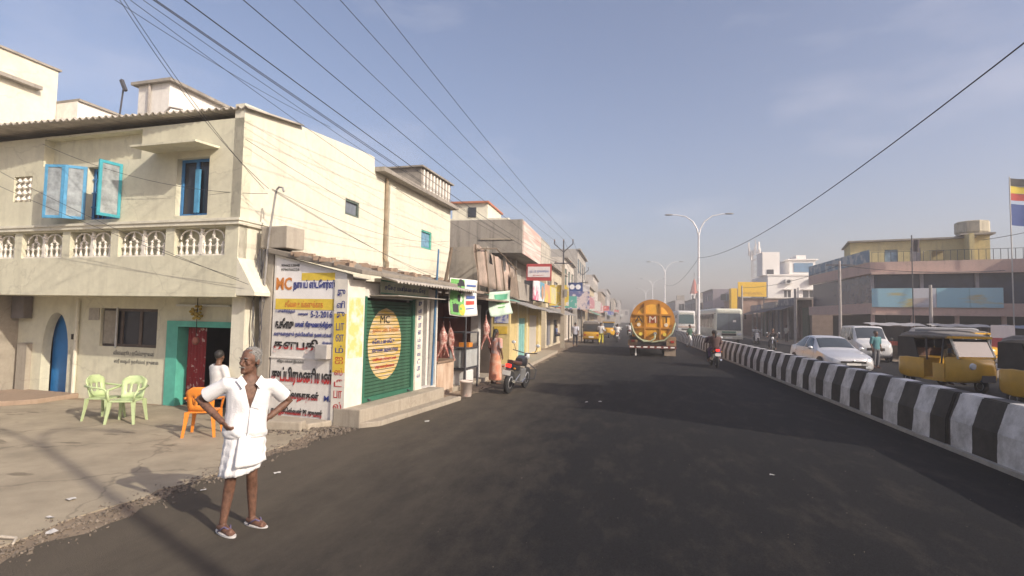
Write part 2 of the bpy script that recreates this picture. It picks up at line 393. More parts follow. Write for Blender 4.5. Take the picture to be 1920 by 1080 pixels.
# balustrade band: posts, rails and lattice panels
bb = MB(); op = [(-1.5,-.3),(-2.93,-1.72),(-4.25,-3.13),(-5.65,-4.47),(-7.0,-5.87),(-8.4,-7.25)]
bb.wall(-11, -.001, 2.34, 3.62, -.02, .2, [(a,b,3.05,3.585) for a,b in op])
bb.box(-11,-.23,.24,.3,2.9,3.7)
bb.box(-11, -.3, .2, 1.0, 2.34, 2.9)
bb.build('balcony_band', cream, H)
MB().prism([(0,3.0),(0,2.30),(.42,2.30),(.42,2.36)], -.02, 1.7, 'y').build('flared_bracket', cream_side, H)
lat = MB()
def lattice(lat, w, h):
    for k in (0,1):
        cx = w*(.27+.46*k); r = w*.2
        pts = [(cx+r*math.cos(t), .05, h-.03-r*.75+r*.75*math.sin(t)) for t in [math.pi*i/10 for i in range(11)]]
        lat.tube(pts, .016, 5)
        for d in (-.92,-.34,.34,.92):
            x = cx+r*d; hh = h*(.52 if abs(d) > .6 else .62)
            lat.lathe([(.012,0),(.034,.05),(.016,.13),(.034,.2),(.014,.26),(.03,hh*.86),(.006,hh)], 6, (x,.05,0))
        lat.lathe([(.006,h*.6),(.035,h*.72),(.006,h*.93)], 6, (cx,.05,0))
        lat.tube([(cx-r*.5,.05,h*.55),(cx,.05,h*.68),(cx+r*.5,.05,h*.55)], .013, 5)
    lat.box(w*.47,w*.53,.02,.08,0,h*.75); lat.lathe([(.03,h*.75),(.05,h*.82),(.03,h*.9),(.045,h*.97)], 8, (w*.5,.05,0))
    lat.box(0,w,.02,.08,-.0,.03)
    lat.tube([(0,.05,h*.36),(w,.05,h*.36)], .011, 5)
lattice(lat, 1.2, .535)
lme = lat.mesh('lattice_panel'); lme.materials.append(mat('white_lattice', (.74,.70,.62), .85, .1, 12))
for a, b in op:
    o = bpy.data.objects.new('lattice_panel', lme); COL.objects.link(o); o.parent = H; o.location = (a, .0, 3.052); o.scale = ((b-a)/1.2, 1, 1)
MB().box(-11,.06,-.085,.1,3.62,3.69).box(-11,.085,-.11,.1,3.69,3.74).box(-.1,.085,.1,1.5,3.69,3.74).box(-.1,.06,.1,1.5,3.62,3.69).build('string_course', cream_side, H)
# slab under the upper storey
MB().box(-11, -.001, -.03, 1.2, 2.27, 2.338).build('balcony_slab', cream, H)
# corrugated roof sheet, skewed to the facade
cs = MB(); nx = 330; rows = []
for k, (fy, z) in enumerate(((0,5.74),(1,6.02))):
    row = []
    for i in range(nx+1):
        x = -11+11.1*i/nx; y0 = -.72 + .68*(x+7.5)/7.6 if x > -7.5 else -.72
        y = y0 if fy == 0 else 1.6
        zz = z + (.1*(x+11)/11 if fy == 0 else .05) + .032*math.sin(x*2*math.pi/.155)
        row.append((x,y,zz))
    rows.append(row)
n_ = nx+1; cs.v = rows[0]+rows[1]; cs.f = [(i,i+1,n_+i+1,n_+i) for i in range(nx)]
ro = cs.build('corrugated_roof', mat('roof_sheet', (.42,.385,.33), .85, .3, 3), H, smooth=True)
sol = ro.modifiers.new('s','SOLIDIFY'); sol.thickness = .012
# window with sunshade
def window(parent, x0, x1, z0, z1, y, frame, pane, bars=1, fw=.05, nm='window'):
    f = MB().box(x0,x0+fw,y-.03,y+.03,z0,z1).box(x1-fw,x1,y-.03,y+.03,z0,z1).box(x0+fw,x1-fw,y-.03,y+.03,z0,z0+fw).box(x0+fw,x1-fw,y-.03,y+.03,z1-fw,z1)
    for i in range(bars):
        c = x0+(x1-x0)*(i+1)/(bars+1); f.box(c-fw*.6,c+fw*.6,y-.032,y+.028,z0+fw,z1-fw)
    fo = f.build(nm, frame, parent)
    for i in range(bars+1):
        a = x0+(x1-x0)*i/(bars+1)+fw*.6; b = x0+(x1-x0)*(i+1)/(bars+1)-fw*.6
        MB().box(a,b,y-.006,y+.006,z0+fw*.7,z1-fw*.7).build('pane', pane, fo)
    return fo
window(H, -1.55,-.77,3.83,4.96,.14, blue, darkglass, 1, .055)
MB().box(-1.16,-1.06,.06,.1,3.9,4.75).build('window_bolt', cyan, H)
MB().prism([(-.55,5.06),(0,5.10),(0,5.14),(-.55,5.10)], -2.1, -.55, 'x').build('sunshade', cream, H)
# casement standing open, frosted panes
window(H, -3.9,-2.95,3.83,4.93,.16, blue, darkglass, 1, .05)
gr = MB()
for i in range(7): gr.tube([(-3.8+i*.125,.1,3.86),(-3.8+i*.125,.1,4.9)], .009, 5)
for z in (4.1,4.4,4.68): gr.box(-3.88,-2.97,.09,.11,z,z+.02)
gr.build('window_grille', blue, H)
def leaf(p, ang, w_, h, m_f, m_p):
    e = MB(); fw = .055
    e.box(0,w_,-.02,.02,0,fw).box(0,w_,-.02,.02,h-fw,h).box(0,fw,-.02,.02,fw,h-fw).box(w_-fw,w_,-.02,.02,fw,h-fw)
    o = e.build('shutter_leaf', m_f, H, loc=p, rot=(0,0,ang))
    MB().box(fw,w_-fw,-.007,.007,fw,h-fw).build('pane', m_p, o)
leaf((-3.9,-.01,3.83), R(180+42), .36, 1.1, cyan, frostg)
leaf((-3.9-.36*math.cos(R(42)),-.01-.36*math.sin(R(42)),3.83), R(180+16), .40, 1.1, cyan, frostg)
leaf((-2.95,-.01,3.83), R(180+82), .42, 1.1, mat('teal_shutter',(.05,.33,.40),.5,.15,5), frostg)
# jali vent
v = MB()
for i in range(3):
    for j in range(4):
        v.lathe([(.01,0),(.06,.04),(.035,.09),(.012,.125)], 6, (-5.95+i*.17+.02*(j%2), .04, 4.29+j*.135))
v.box(-6.05,-5.5,.1,.12,4.28,4.84); v.build('vent_lattice', MATS['white_lattice'], H)
# ground floor wall, set back under the slab
gy = .88
gw = MB(); gw.wall(-11,-.3, 0, 2.268, gy, gy+.2, [(-6.25,-5.42,-.1,1.9), (-4.48,-2.86,1.18,2.02), (-2.55,-.5,-.1,1.75)])
ax0, ax1, ac = -6.25, -5.42, -5.835
arch = [(ax0,.95)]+[(ax0+.0+(.415)*(1-math.cos(t))*1.0, .95+.95*math.sin(t)) for t in [R(10*i) for i in range(1,10)]]
left = [(ax0,.95)]+[(lerp(ax0,ac,(i/9)**1.9), lerp(.95,1.9,math.sin(i/9*math.pi/2))) for i in range(1,10)]+[(ax0,1.9)]
gw.prism(left, gy+.001, gy+.2, 'y'); gw.prism([(2*ac-x, z) for x,z in left], gy+.001, gy+.2, 'y')
gw.build('ground_floor_wall', cream, H)
MB().box(-6.3,-5.37,gy+.27,gy+.31,0,1.95).build('blue_door', mat('door_blue', (.02,.17,.44), .5, .15, 3), H)
MB().tube([(-5.5,gy+.24,.9),(-5.5,gy+.24,1.05)], .012, 6).build('door_handle', darkin, H)
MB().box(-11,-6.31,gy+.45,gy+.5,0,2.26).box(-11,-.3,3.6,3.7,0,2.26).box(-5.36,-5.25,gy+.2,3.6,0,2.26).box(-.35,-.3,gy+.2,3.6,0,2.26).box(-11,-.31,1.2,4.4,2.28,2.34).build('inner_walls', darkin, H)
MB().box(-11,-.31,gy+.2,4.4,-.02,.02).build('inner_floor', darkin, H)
fr = window(H, -4.48,-2.86,1.18,2.02,gy+.1, mat('dark_wood',(.10,.075,.06),.7,.3,9), darkglass, 2, .06)
MB().box(-4.40,-4.02,gy+.02,gy+.045,1.24,1.97).build('window_screen', mat('pale_screen',(.28,.25,.2),.8,.2,9), H)
MB().box(-4.0,-3.97,gy-.03,gy-.005,1.15,2.04).build('window_bar', mat('pale_metal',(.5,.5,.48),.5,.1,9), H)
# teal doorway
td = MB(); td.box(-2.56,-2.26,gy-.03,gy+.28,0,1.66).box(-.62,-.48,gy-.03,gy+.28,0,1.66).box(-2.56,-.48,gy-.03,gy+.28,1.66,1.78)
td.build('teal_door_frame', teal, H)
cu = MB(); cr_ = []
for z in (1.64,.85,.06):
    cr_.append([(-2.24+.0165*i, gy+.22+.035*math.sin(i*1.25)*(1.2-z*.3), z) for i in range(31)])
k0 = [p for r in cr_ for p in r]; cu.v = k0; cu.f = [(j*31+i,j*31+i+1,(j+1)*31+i+1,(j+1)*31+i) for j in range(2) for i in range(30)]
cu.build('red_curtain', mat('red_print_cloth',(.30,.03,.035),.9,.1,9,col2=(.62,.45,.40),mixpos=(.6,.64)), H, smooth=True)
MB().tube([(-2.3,gy-.06,2.12),(-.95,gy-.06,2.12)], .02, 8).box(-2.32,-.93,gy-.04,gy-.003,2.09,2.13).build('tube_light', mat('tube_white',(.6,.6,.58),.4,.05,5), H)
MB().tube([(-5.12,gy-.05,.02),(-5.12,gy-.05,2.2)], .04, 8).build('downpipe', cream_side, H)
MB().box(-5.32,-5.27,gy-.02,gy-.002,1.3,1.42).build('switch_box', darkin, H)
MB().prism([(-6.9,-.15),(-6.5,-.6),(-5.2,-.5),(-4.9,.0),(-5.0,gy),(-6.9,gy)], .0, .11, 'z').build('door_step', weathered('step_stone',(.36,.27,.2),(.2,.15,.1),.5,2), H, bevel=.02)
MB().box(-7.6,-7.05,gy-.5,gy,0,2.26).box(-6.85,-6.55,gy-.12,gy,0,1.18).build('pilaster', weathered('grey_pilaster',(.38,.34,.28),(.16,.14,.12),.5,1.5), H)
MB().box(-7.0,-6.6,gy-.2,gy-.02,1.75,2.26).build('meter_cupboard', mat('cupboard_grey',(.16,.14,.13),.8,.2,4), H)
MB().box(-4.82,-4.52,gy-.02,gy-.002,1.75,2.02).build('notice_board', mat('notice',(.36,.33,.28),.8,.2,14), H)
ink = mat('grey_ink', (.12,.12,.11), .9, .2, 10)
text('lettering', 'விஸ்வரூப வேல்முருகன்', .2, ink, H, (-4.05,gy-.003,.98), width=1.15, height=.13)
text('lettering', 'ஸ்ரீ லஷ்மி நரசிம்மர் துணை', .2, ink, H, (-4.02,gy-.003,.80), width=1.25, height=.12)
# side wall window, pipes, second window
def swindow(y0,y1,z0,z1,fm,pm,nm='side_window'):
    f = MB().wall(y0,y1,z0,z1,-.12,-.02,[(y0+.05,y1-.05,z0+.05,z1-.05)],axis='x'); fo = f.build(nm, fm, H)
    MB().box(-.08,-.07,y0+.05,y1-.05,z0+.05,z1-.05).build('pane', pm, fo)
swindow(3.37,4.0,4.47,4.87, mat('green_frame',(.10,.13,.11),.6,.2,8), mat('grey_glass',(.16,.18,.21),.15,.2,6))
swindow(7.69,8.5,4.2,4.8, teal, mat('blue_glass',(.16,.30,.42),.2,.3,9))
MB().tube([(.05,5.3,5.85),(.05,5.3,3.6),(.12,5.32,3.45),(.12,5.32,3.2)], .055, 8).build('downpipe', mat('brown_pipe',(.28,.22,.15),.8,.3,5), H)
MB().box(-.0,.09,5.42,5.75,3.3,5.7).box(0,.16,5.3,5.75,3.0,3.3).build('wall_duct', cream_side, H)
MB().wall(-3.2,.1,6.0,6.75,7.36,9.8,[]).build('roof_tank', greyst, H)
MB().box(-3.3,.2,7.26,9.9,6.75,6.80).box(-.02,.3,4.7,10.15,5.9,6.02).build('tank_cover_slab', greyst, H)
fl = MB()
for i in range(9): fl.box(.1,.13,7.5+i*.26,7.58+i*.26,6.05,6.72)
fl.build('tank_ribs', whitepl, H)
# stair head on the roof
MB().box(-6.45,-5.35,3.0,6.4,5.6,8.2).box(-5.34,-4.1,2.6,4.4,5.6,7.05).build('stair_head', whitepl, H)
MB().box(-6.6,-5.2,2.88,6.5,8.2,8.28).box(-5.34,-3.95,2.5,4.4,7.05,7.12).build('stair_head_slab', greyst, H)
MB().tube([(-6.0,2.95,5.7),(-6.0,2.95,8.2)], .035, 6).tube([(-5.2,2.4,6.2),(-5.0,2.4,6.9),(-4.6,2.4,7.2),(-4.2,2.4,7.1)], .03, 6).build('roof_pipes', mat('pipe_grey',(.32,.29,.26),.8,.2,5), H)
o = thing('potted_garland', 'yellow flower garland with small red pot hanging over the teal doorway', 'garland', (0,0,0))
o.parent = None; o.location = (-7.02,8.6,0); o.rotation_euler = (0,0,R(-4))
gm_ = MB()
for i in range(26): gm_.ell((-1.68+rnd.gauss(0,.06), gy-.12+rnd.gauss(0,.04), 1.98+rnd.gauss(0,.07)), .035,.035,.03, 6, 5)
gm_.build('flowers', mat('marigold',(.42,.30,.06),.9,.3,20), o, smooth=True)
MB().tube([(-1.68,gy-.12,2.28),(-1.68,gy-.12,1.42)], .008, 5).build('string', darkin, o)
MB().ell((-1.68,gy-.12,1.38), .075,.075,.085, 12, 8).build('pot', mat('red_gourd',(.30,.10,.07),.6,.2,9), o, smooth=True)
# house behind, further left
B = thing('rear_house', 'tall cream house with ledge rising behind the corrugated roof', 'house', (-7.02,8.6,0), R(-4))
MB().box(-19,-13,-2,5.2,0,10.35).build('wall', cream_side, B)
MB().box(-13.0,-12.75,-1,4.6,9.4,9.52).box(-19.1,-12.93,-2.1,5.27,10.35,10.42).build('ledge', greyst, B)
B2 = thing('rear_annex', 'low stained white annex between the rear house and the corrugated roof', 'house', (-7.02,8.6,0), R(-4))
MB().box(-18,-12.0,5.22,9.6,0,9.2).build('wall', whitepl, B2)
MB().box(-18.1,-11.92,5.21,9.7,9.2,9.28).build('parapet_cap', greyst, B2)
A_ = thing('satellite_dish', 'small dark antenna on a leaning rod above the roof annex', 'antenna', (-7.02,8.6,0), R(-4))
MB().tube([(-10.6,5.6,8.2),(-10.45,5.6,9.6)], .03, 6).build('mast', mat('dark_iron',(.06,.06,.07),.6,.2,8), A_)
MB().obox((-10.42,5.58,9.75), .1,.1,.45, 0, 0, R(-28)).build('antenna_head', MATS['dark_iron'], A_)
# ================================================================== wayside shop with painted wall
white_wall = weathered('painted_white_wall', (.74,.71,.66), (.45,.40,.34), .3, 1.4)
shutter_g = mat('shutter_green', (.038,.105,.062), .6, .35, 3)
ochre = mat('ochre_paint', (.62,.36,.03), .75, .15, 6)
ylw = mat('sign_yellow', (.68,.50,.06), .8, .15, 5)
navy = mat('navy_ink', (.03,.045,.22), .85, .2, 8)
redink = mat('red_ink', (.45,.03,.03), .85, .15, 8)
black = mat('black_ink', (.02,.018,.018), .85, .2, 8)
orangeink = mat('orange_ink', (.55,.2,.04), .85, .2, 8)
wood = mat('weathered_wood', (.16,.12,.085), .9, .35, 4, .2)
iron = mat('dark_iron', (.06,.06,.07), .6, .2, 8)
concrete = weathered('kerb_concrete', (.40,.35,.28), (.16,.13,.10), .5, 2.2)
Sx = thing('painted_shop', 'small shop with Tamil painted white wall and green roller shutter under a lean-to roof', 'shop', (-4.85,8.75,0), R(-7))
body = MB()
body.prism([(-1.66,0),(-.03,0),(-.03,2.72),(-1.66,3.10)], 0, .18, 'y')             # front wall, top falls towards the street
body.wall(.18, 3.6, 0, 2.6, -.2, -.02, [(.55,2.42,.33,2.32),(2.85,3.55,.33,2.4)], axis='x')
body.box(-1.7,-.2,3.4,3.6,0,2.9)
body.build('wall', white_wall, Sx)
MB().box(-1.6,-.22,1.0,1.05,0,2.4).build('inner_partition', darkin, Sx)
rf_ = MB(); rf_.prism([(-1.75,3.12),(.36,2.70),(.36,2.78),(-1.75,3.22)], -.1, 4.6, 'y'); rf_.build('roof_slab', weathered('roof_edge_grey',(.27,.24,.20),(.1,.09,.08),.6,2), Sx, bevel=.015)
rp = MB(); rnd = random.Random(21)
for i in range(34):       # loose bricks and mud along the roof edge
    x = rnd.uniform(-1.4,.2); rp.obox((x, rnd.uniform(-.06,.03) if i < 12 else rnd.uniform(.2,4.4), 3.17-.2*(x+1.75)+.05), .2,.1,.07, rnd.uniform(-.4,.4), rnd.uniform(-.2,.2))
ro_ = rp.build('roof_rubble', mat('old_brick',(.30,.22,.16),.95,.35,6), Sx); ro_['kind'] = 'stuff'
cw = MB(); nx = 140; r0, r1 = [], []
for i in range(nx+1):
    y = .55+3.9*i/nx; dz = .022*math.sin(y*2*math.pi/.13); r0.append((.3,y,2.70+dz)); r1.append((.66,y,2.60+dz))
cw.v = r0+r1; cw.f = [(i,i+1,nx+2+i,nx+1+i) for i in range(nx)]
cwo = cw.build('corrugated_eave', mat('asbestos_sheet',(.36,.33,.29),.9,.25,5), Sx, smooth=True); m_ = cwo.modifiers.new('s','SOLIDIFY'); m_.thickness = .01
# roller shutter: each slat its own strip
slat = MB().prism([(-.012,0),(.012,.008),(.012,.055),(-.012,.066)], 0, 1.75, 'x')
sv = MB(); sv.v = [(p[1], p[0], p[2]) for p in slat.v]; sv.f = slat.f   # lay along y
slat_me = sv.mesh('slat'); slat_me.materials.append(shutter_g)
for i in range(27):
    o = bpy.data.objects.new('slat', slat_me); COL.objects.link(o); o.parent = Sx; o.location = (-.045,.60,.42+i*.0685)
MB().box(-.08,.0,.55,2.42,.33,.42).box(-.1,.01,.52,.6,.33,2.34).box(-.1,.01,2.36,2.45,.33,2.34).build('shutter_frame', mat('frame_green',(.03,.13,.08),.6,.15,4), Sx)
for yy in (.72,2.2): MB().tube([(-.02,yy,.38),(.03,yy,.38),(.03,yy+.06,.36)], .014, 6).build('shutter_hook', iron, Sx)
# yellow oval painted over the slats
ov = MB()
def hw_(z): return .61*math.sqrt(max(0,1-((z-1.41)/.715)**2))
for k in range(27):
    z0 = .42+k*.0685+.010; z1 = z0+.0565; a, b = hw_(z0), hw_(z1)
    if max(a,b) > .02: ov.add([(-.0315,1.33-a,z0),(-.0315,1.33+a,z0),(-.0315,1.33+b,z1),(-.0315,1.33-b,z1)], [(0,1,2,3)])
ov.build('painted_oval', mat('oval_paint',(.52,.35,.07),.8,.1,5,col2=(.58,.46,.32),mixpos=(.42,.6),stretch=(1,.5,5)), Sx)
rs = (R(90),0,R(90))
def stext(body, y, z, w_, h, m_, x=-.024): text('lettering', body, .2, m_, Sx, (x,y,z), rs, width=w_, height=h)
stext('MC', 1.12,1.82,.34,.16,black); stext('நாயப் ஸ்டோர்ஸ்', .86,1.62,.95,.12,orangeink); stext('கோட்டை மேடு', .86,1.42,.8,.1,navy)
stext('திருமண அழைப்பிதழ்', .86,1.24,.95,.09,navy); stext('மளிகை பொருட்கள்', .9,1.07,.85,.08,redink); stext('விற்பனை நிலையம்', .98,.92,.7,.07,redink)
# corner pilasters with vertical lettering
MB().box(-.26,.02,-.03,.2,0,2.62).box(-.06,.02,.2,.5,.0,2.62).build('corner_pilaster', mat('pilaster_paint',(.70,.66,.58),.85,.15,4), Sx)
MB().box(-.25,.01,-.034,-.03,.95,2.0).build('yellow_strip', ylw, Sx)
MB().box(.02,.024,.02,.46,1.2,2.3).build('yellow_strip', mat('strip_pale',(.66,.55,.2),.85,.2,3,col2=(.7,.66,.58),mixpos=(.45,.6)), Sx)
MB().box(-.06,.02,2.5,2.8,.33,2.6).build('side_pilaster', mat('pilaster_white',(.70,.66,.56),.85,.15,3), Sx)
for i, ch in enumerate('குளிர்பானம்'):
    pass
for i, ch in enumerate(['கு','ளி','கு','பா','ன','ம்','ஐ','ஸ்','டீ','பா','ல்']):
    text('lettering', ch, .2, redink if i > 5 else navy, Sx, (-.2,-.034,2.3-i*.2), width=.17, height=.13)
    text('lettering', ch, .2, navy, Sx, (.024,2.57,2.2-i*.16), rs, width=.14, height=.1)
def two_tone(h):
    m = bpy.data.materials.new('two_tone_ink'); m.use_nodes = True; n = m.node_tree; b = n.nodes['Principled BSDF']; b.inputs['Roughness'].default_value = .85
    t = n.nodes.new('ShaderNodeTexCoord'); q = n.nodes.new('ShaderNodeSeparateXYZ'); n.links.new(t.outputs['Object'], q.inputs[0])
    r = n.nodes.new('ShaderNodeMapRange'); r.inputs['From Min'].default_value = h-.02; r.inputs['From Max'].default_value = h+.02; n.links.new(q.outputs['Y'], r.inputs['Value'])
    mi = n.nodes.new('ShaderNodeMixRGB'); mi.inputs['Color1'].default_value = (.45,.03,.03,1); mi.inputs['Color2'].default_value = (.02,.018,.018,1); n.links.new(r.outputs[0], mi.inputs['Fac']); n.links.new(mi.outputs[0], b.inputs['Base Color']); return m
# painted front wall
pa = MB().prism([(-1.62,2.08),(-.28,2.08),(-.28,2.70),(-1.62,3.04)], -.004, -.001, 'y'); pa.build('white_panel', mat('panel_white',(.80,.78,.76),.8,.06,4), Sx)
yb = MB().box(-1.02,-.285,-.008,-.0045,2.60,2.74).box(-1.6,-.29,-.008,-.0045,2.06,2.26); yb.build('yellow_band', ylw, Sx)
def ft(body, x, z, w_, h, m_, y=-.0095): return text('lettering', body, .2, m_, Sx, (x,y,z), width=w_, height=h, bold=.006 if h > .13 else .002)
ft('9944213848', -1.5,2.86,.42,.05,ink); ft('9790766226', -1.5,2.78,.42,.05,ink)
ft('MC', -1.6,2.42,.36,.24,orangeink); ft('நாயப் ஸ்டோர்ஸ்', -1.2,2.40,.92,.22,navy); ft('சேவை உங்களுக்காக', -1.38,2.10,.86,.13,orangeink)
ft('1 முகூர்த்தம்', -1.58,1.98,.44,.08,navy); ft('மணநாள்', -1.06,1.94,.22,.07,navy); ft('5-2-2016', -.78,1.92,.47,.12,navy)
ft('க.சோமு', -1.58,1.70,.42,.2,black); ft('மகன் திருமணத்திற்கு', -1.12,1.70,.82,.15,navy); ft('வருகைதரும் தம்பிகளின் நண்பர்கள்', -1.6,1.54,1.3,.11,navy)
ft('தளபதி', -1.60,1.25,1.0,.27,two_tone(.11))
ft('இன்று', -.5,1.42,.2,.07,navy); ft('முதல்', -.5,1.3,.2,.07,navy)
MB().box(-1.66,-.45,-.02,.0,1.15,1.175).build('wall_ledge', white_wall, Sx)
ft('விஜய் மக்கள் இயக்கம்', -1.5,1.06,.6,.07,ink); ft('சுப்பிரமணியன்', -1.62,.66,1.36,.34,two_tone(.14))
ft('வேலநாதன்', -1.4,.36,.86,.22,two_tone(.09)); ft('தமிழ்செல்வன் PS குமார்', -1.6,.08,1.15,.18,two_tone(.08)); ft('M.C', -.42,.42,.24,.1,navy)
MB().box(-.56,-.30,-.14,-.0,1.18,1.44).build('meter_box', mat('meter_grey',(.42,.40,.38),.7,.15,6), Sx, bevel=.012)
# signboard above the shutter
MB().box(.02,.06,1.0,2.95,2.42,2.66).build('signboard', mat('board_pale',(.50,.52,.42),.7,.2,4), Sx)
MB().box(.055,.068,.97,2.98,2.405,2.43).box(.055,.068,.97,2.98,2.655,2.68).build('signboard_frame', mat('frame_green2',(.06,.22,.15),.6,.2,4), Sx)
text('lettering', 'சேகர் மளிகை ஸ்டோர்', .2, navy, Sx, (.064,1.1,2.47), rs, width=1.7, height=.13)
MB().box(-.02,.62,.7,2.7,2.35,2.37).build('small_awning', mat('awning_tin',(.28,.26,.23),.8,.25,5), Sx)
# plinth and step
MB().box(-.2,.36,-.04,3.3,0,.325).build('plinth', concrete, Sx, bevel=.02)
MB().prism([(.36,-.02),(.58,.3),(.66,3.6),(.36,3.6)], 0, .1, 'z').build('step', concrete, Sx, bevel=.02)
MB().prism([(-1.75,-.05),(-.9,-.55),(-.35,-.5),(-.2,-.05)], 0, .11, 'z').build('broken_step', concrete, Sx, bevel=.025)
# old pillar with hooked service pipe beside the house
Pz = thing('gate_pillar', 'weathered grey pillar with hooked service pipe between house and painted shop', 'pillar', (-4.85,8.75,0), R(-7))
MB().box(-1.98,-1.70,.0,.5,0,3.62).box(-2.0,-1.38,-.03,.45,3.22,3.64).build('shaft', weathered('pillar_grey',(.40,.36,.30),(.14,.12,.10),.6,1.6), Pz, bevel=.02)
MB().tube([(-1.85,-.06,2.2),(-1.78,-.06,3.4),(-1.66,-.06,4.25),(-1.64,-.06,4.33),(-1.58,-.06,4.38),(-1.5,-.06,4.36),(-1.47,-.06,4.28)], .02, 6).build('service_pipe', mat('galvanised',(.35,.34,.33),.5,.2,9,metal=.4), Pz)
cb = MB(); rnd = random.Random(4)
for i in range(7):
    x = -1.95+rnd.uniform(-.1,.1); p = [(x,-.04,3.2)]
    for z in (2.7,2.2,1.7,1.2): p.append((x+rnd.uniform(-.1,.1),-.05-rnd.uniform(0,.05),z))
    cb.tube(p, .008, 4)
cb.build('loose_cables', iron, Pz)
MB().obox((-5.75,8.15,.1), .95,.2,.16, R(8)).build('fallen_stone_slab', concrete, None, bevel=.03)
tag(bpy.data.objects['fallen_stone_slab'], 'rough stone slab lying at the foot of the painted wall', 'stone')

# ================================================================== meat stall
MS = thing('meat_stall', 'open fronted meat stall with blue posts and tiled counter beside the green shutter', 'stall', (-4.5,12.2,0), R(-5))
bp_ = mat('post_blue', (.06,.16,.30), .6, .25, 5)
MB().tube([(0,0,0),(.06,0,2.45),(.1,0,3.6)], [.03,.03,.022], 8).build('post', bp_, MS)
MB().tube([(.22,1.62,0),(.2,1.62,2.6)], .025, 8).build('post', iron, MS)
MB().box(-.75,-.6,-.3,.0,0,2.5).box(-.78,-.74,0,.5,.33,2.3).build('blue_side_wall', mat('sky_blue_wall',(.07,.22,.40),.7,.2,3), MS)
MB().box(-2.2,-.2,-.35,-.3,0,2.6).box(-2.2,-2.1,-.3,5.2,0,2.7).box(-2.2,-.3,5.1,5.2,0,2.7).build('back_wall', mat('stall_dark',(.09,.07,.06),.9,.3,2), MS)
MB().box(-2.2,.0,-.3,5.2,-.01,.12).build('floor_slab', concrete, MS)
tile = mat('marble_tile', (.52,.36,.25), .35, .1, 2, col2=(.66,.52,.40), mixpos=(.4,.62), stretch=(1,3,1))
MB().box(-.55,.0,.32,1.35,0,.82).build('counter', tile, MS, bevel=.01)
MB().box(-.6,.04,.28,1.4,.82,.87).build('counter_top', mat('counter_slab',(.28,.20,.14),.5,.2,5), MS, bevel=.008)
MB().prism([(-2.3,2.75),(.5,2.62),(.5,2.68),(-2.3,2.85)], -.2, 2.2, 'y').prism([(-2.3,2.70),(.55,2.45),(.55,2.50),(-2.3,2.8)], 2.25, 5.2, 'y').build('roof_sheet', mat('rusty_tin',(.24,.19,.15),.85,.35,4), MS)
MB().tube([(-.15,.1,2.4),(.15,2.1,2.45)], .02, 6).tube([(-.1,.3,1.95),(.0,1.5,1.95)], .014, 6).build('hanging_rail', iron, MS)
MB().box(-1.2,-1.1,.0,.9,1.2,1.26).build('shelf', wood, MS)
def carcass(loc, s, tilt, lab):
    e = thing('hanging_meat', lab, 'meat', loc, R(20*s), 'goat meat hung at the stall'); q = random.Random(int(loc[1]*10))
    m1 = MB(); rings = []
    for z, a, b, dx in ((0,.014,.014,0),(-.12,.022,.022,.005),(-.2,.045,.04,.01),(-.3,.085,.06,.02),(-.38,.10,.075,.02),(-.5,.095,.085,.02),(-.6,.075,.07,.0),(-.68,.06,.055,-.02*s),(-.78,.032,.03,-.05*s),(-.92,.022,.022,-.09*s),(-1.02,.016,.016,-.1*s)):
        rings.append([(dx+a*math.cos(t)*(1+.18*math.sin(3*t+z*9))+tilt*z, b*math.sin(t)*(1+.15*math.cos(2*t+z*7)), z) for t in [2*math.pi*i/14 for i in range(14)]])
    m1.rings(rings); m1.tube([(.02,0,-.55),(.09*s,-.02,-.72),(.16*s,-.01,-.9)], [.05,.035,.014], 8)
    for i in range(5): m1.tube([(-.07,-.055,-.36-i*.045),(0,-.085,-.35-i*.045),(.07,-.05,-.36-i*.045)], .011, 5)
    me = remesh(m1, .012, 2, 'flesh'); mobj('flesh', me, mat('raw_meat',(.30,.09,.07),.45,.1,16,col2=(.58,.42,.36),mixpos=(.42,.6)), e)
    MB().tube([(0,0,-.02),(0,0,.1),(.03,0,.13),(.05,0,.09)], .008, 5).build('hook', iron, e)
carcass((-4.42,12.75,1.86), 1, .05, 'skinned goat leg hanging nearer the blue post of the meat stall')
carcass((-4.38,13.1,1.86), -1, -.08, 'skinned goat carcass hanging over the middle of the tiled counter')
carcass((-3.95,15.15,2.05), 1, .02, 'skinned goat carcass hanging beside the glass case')
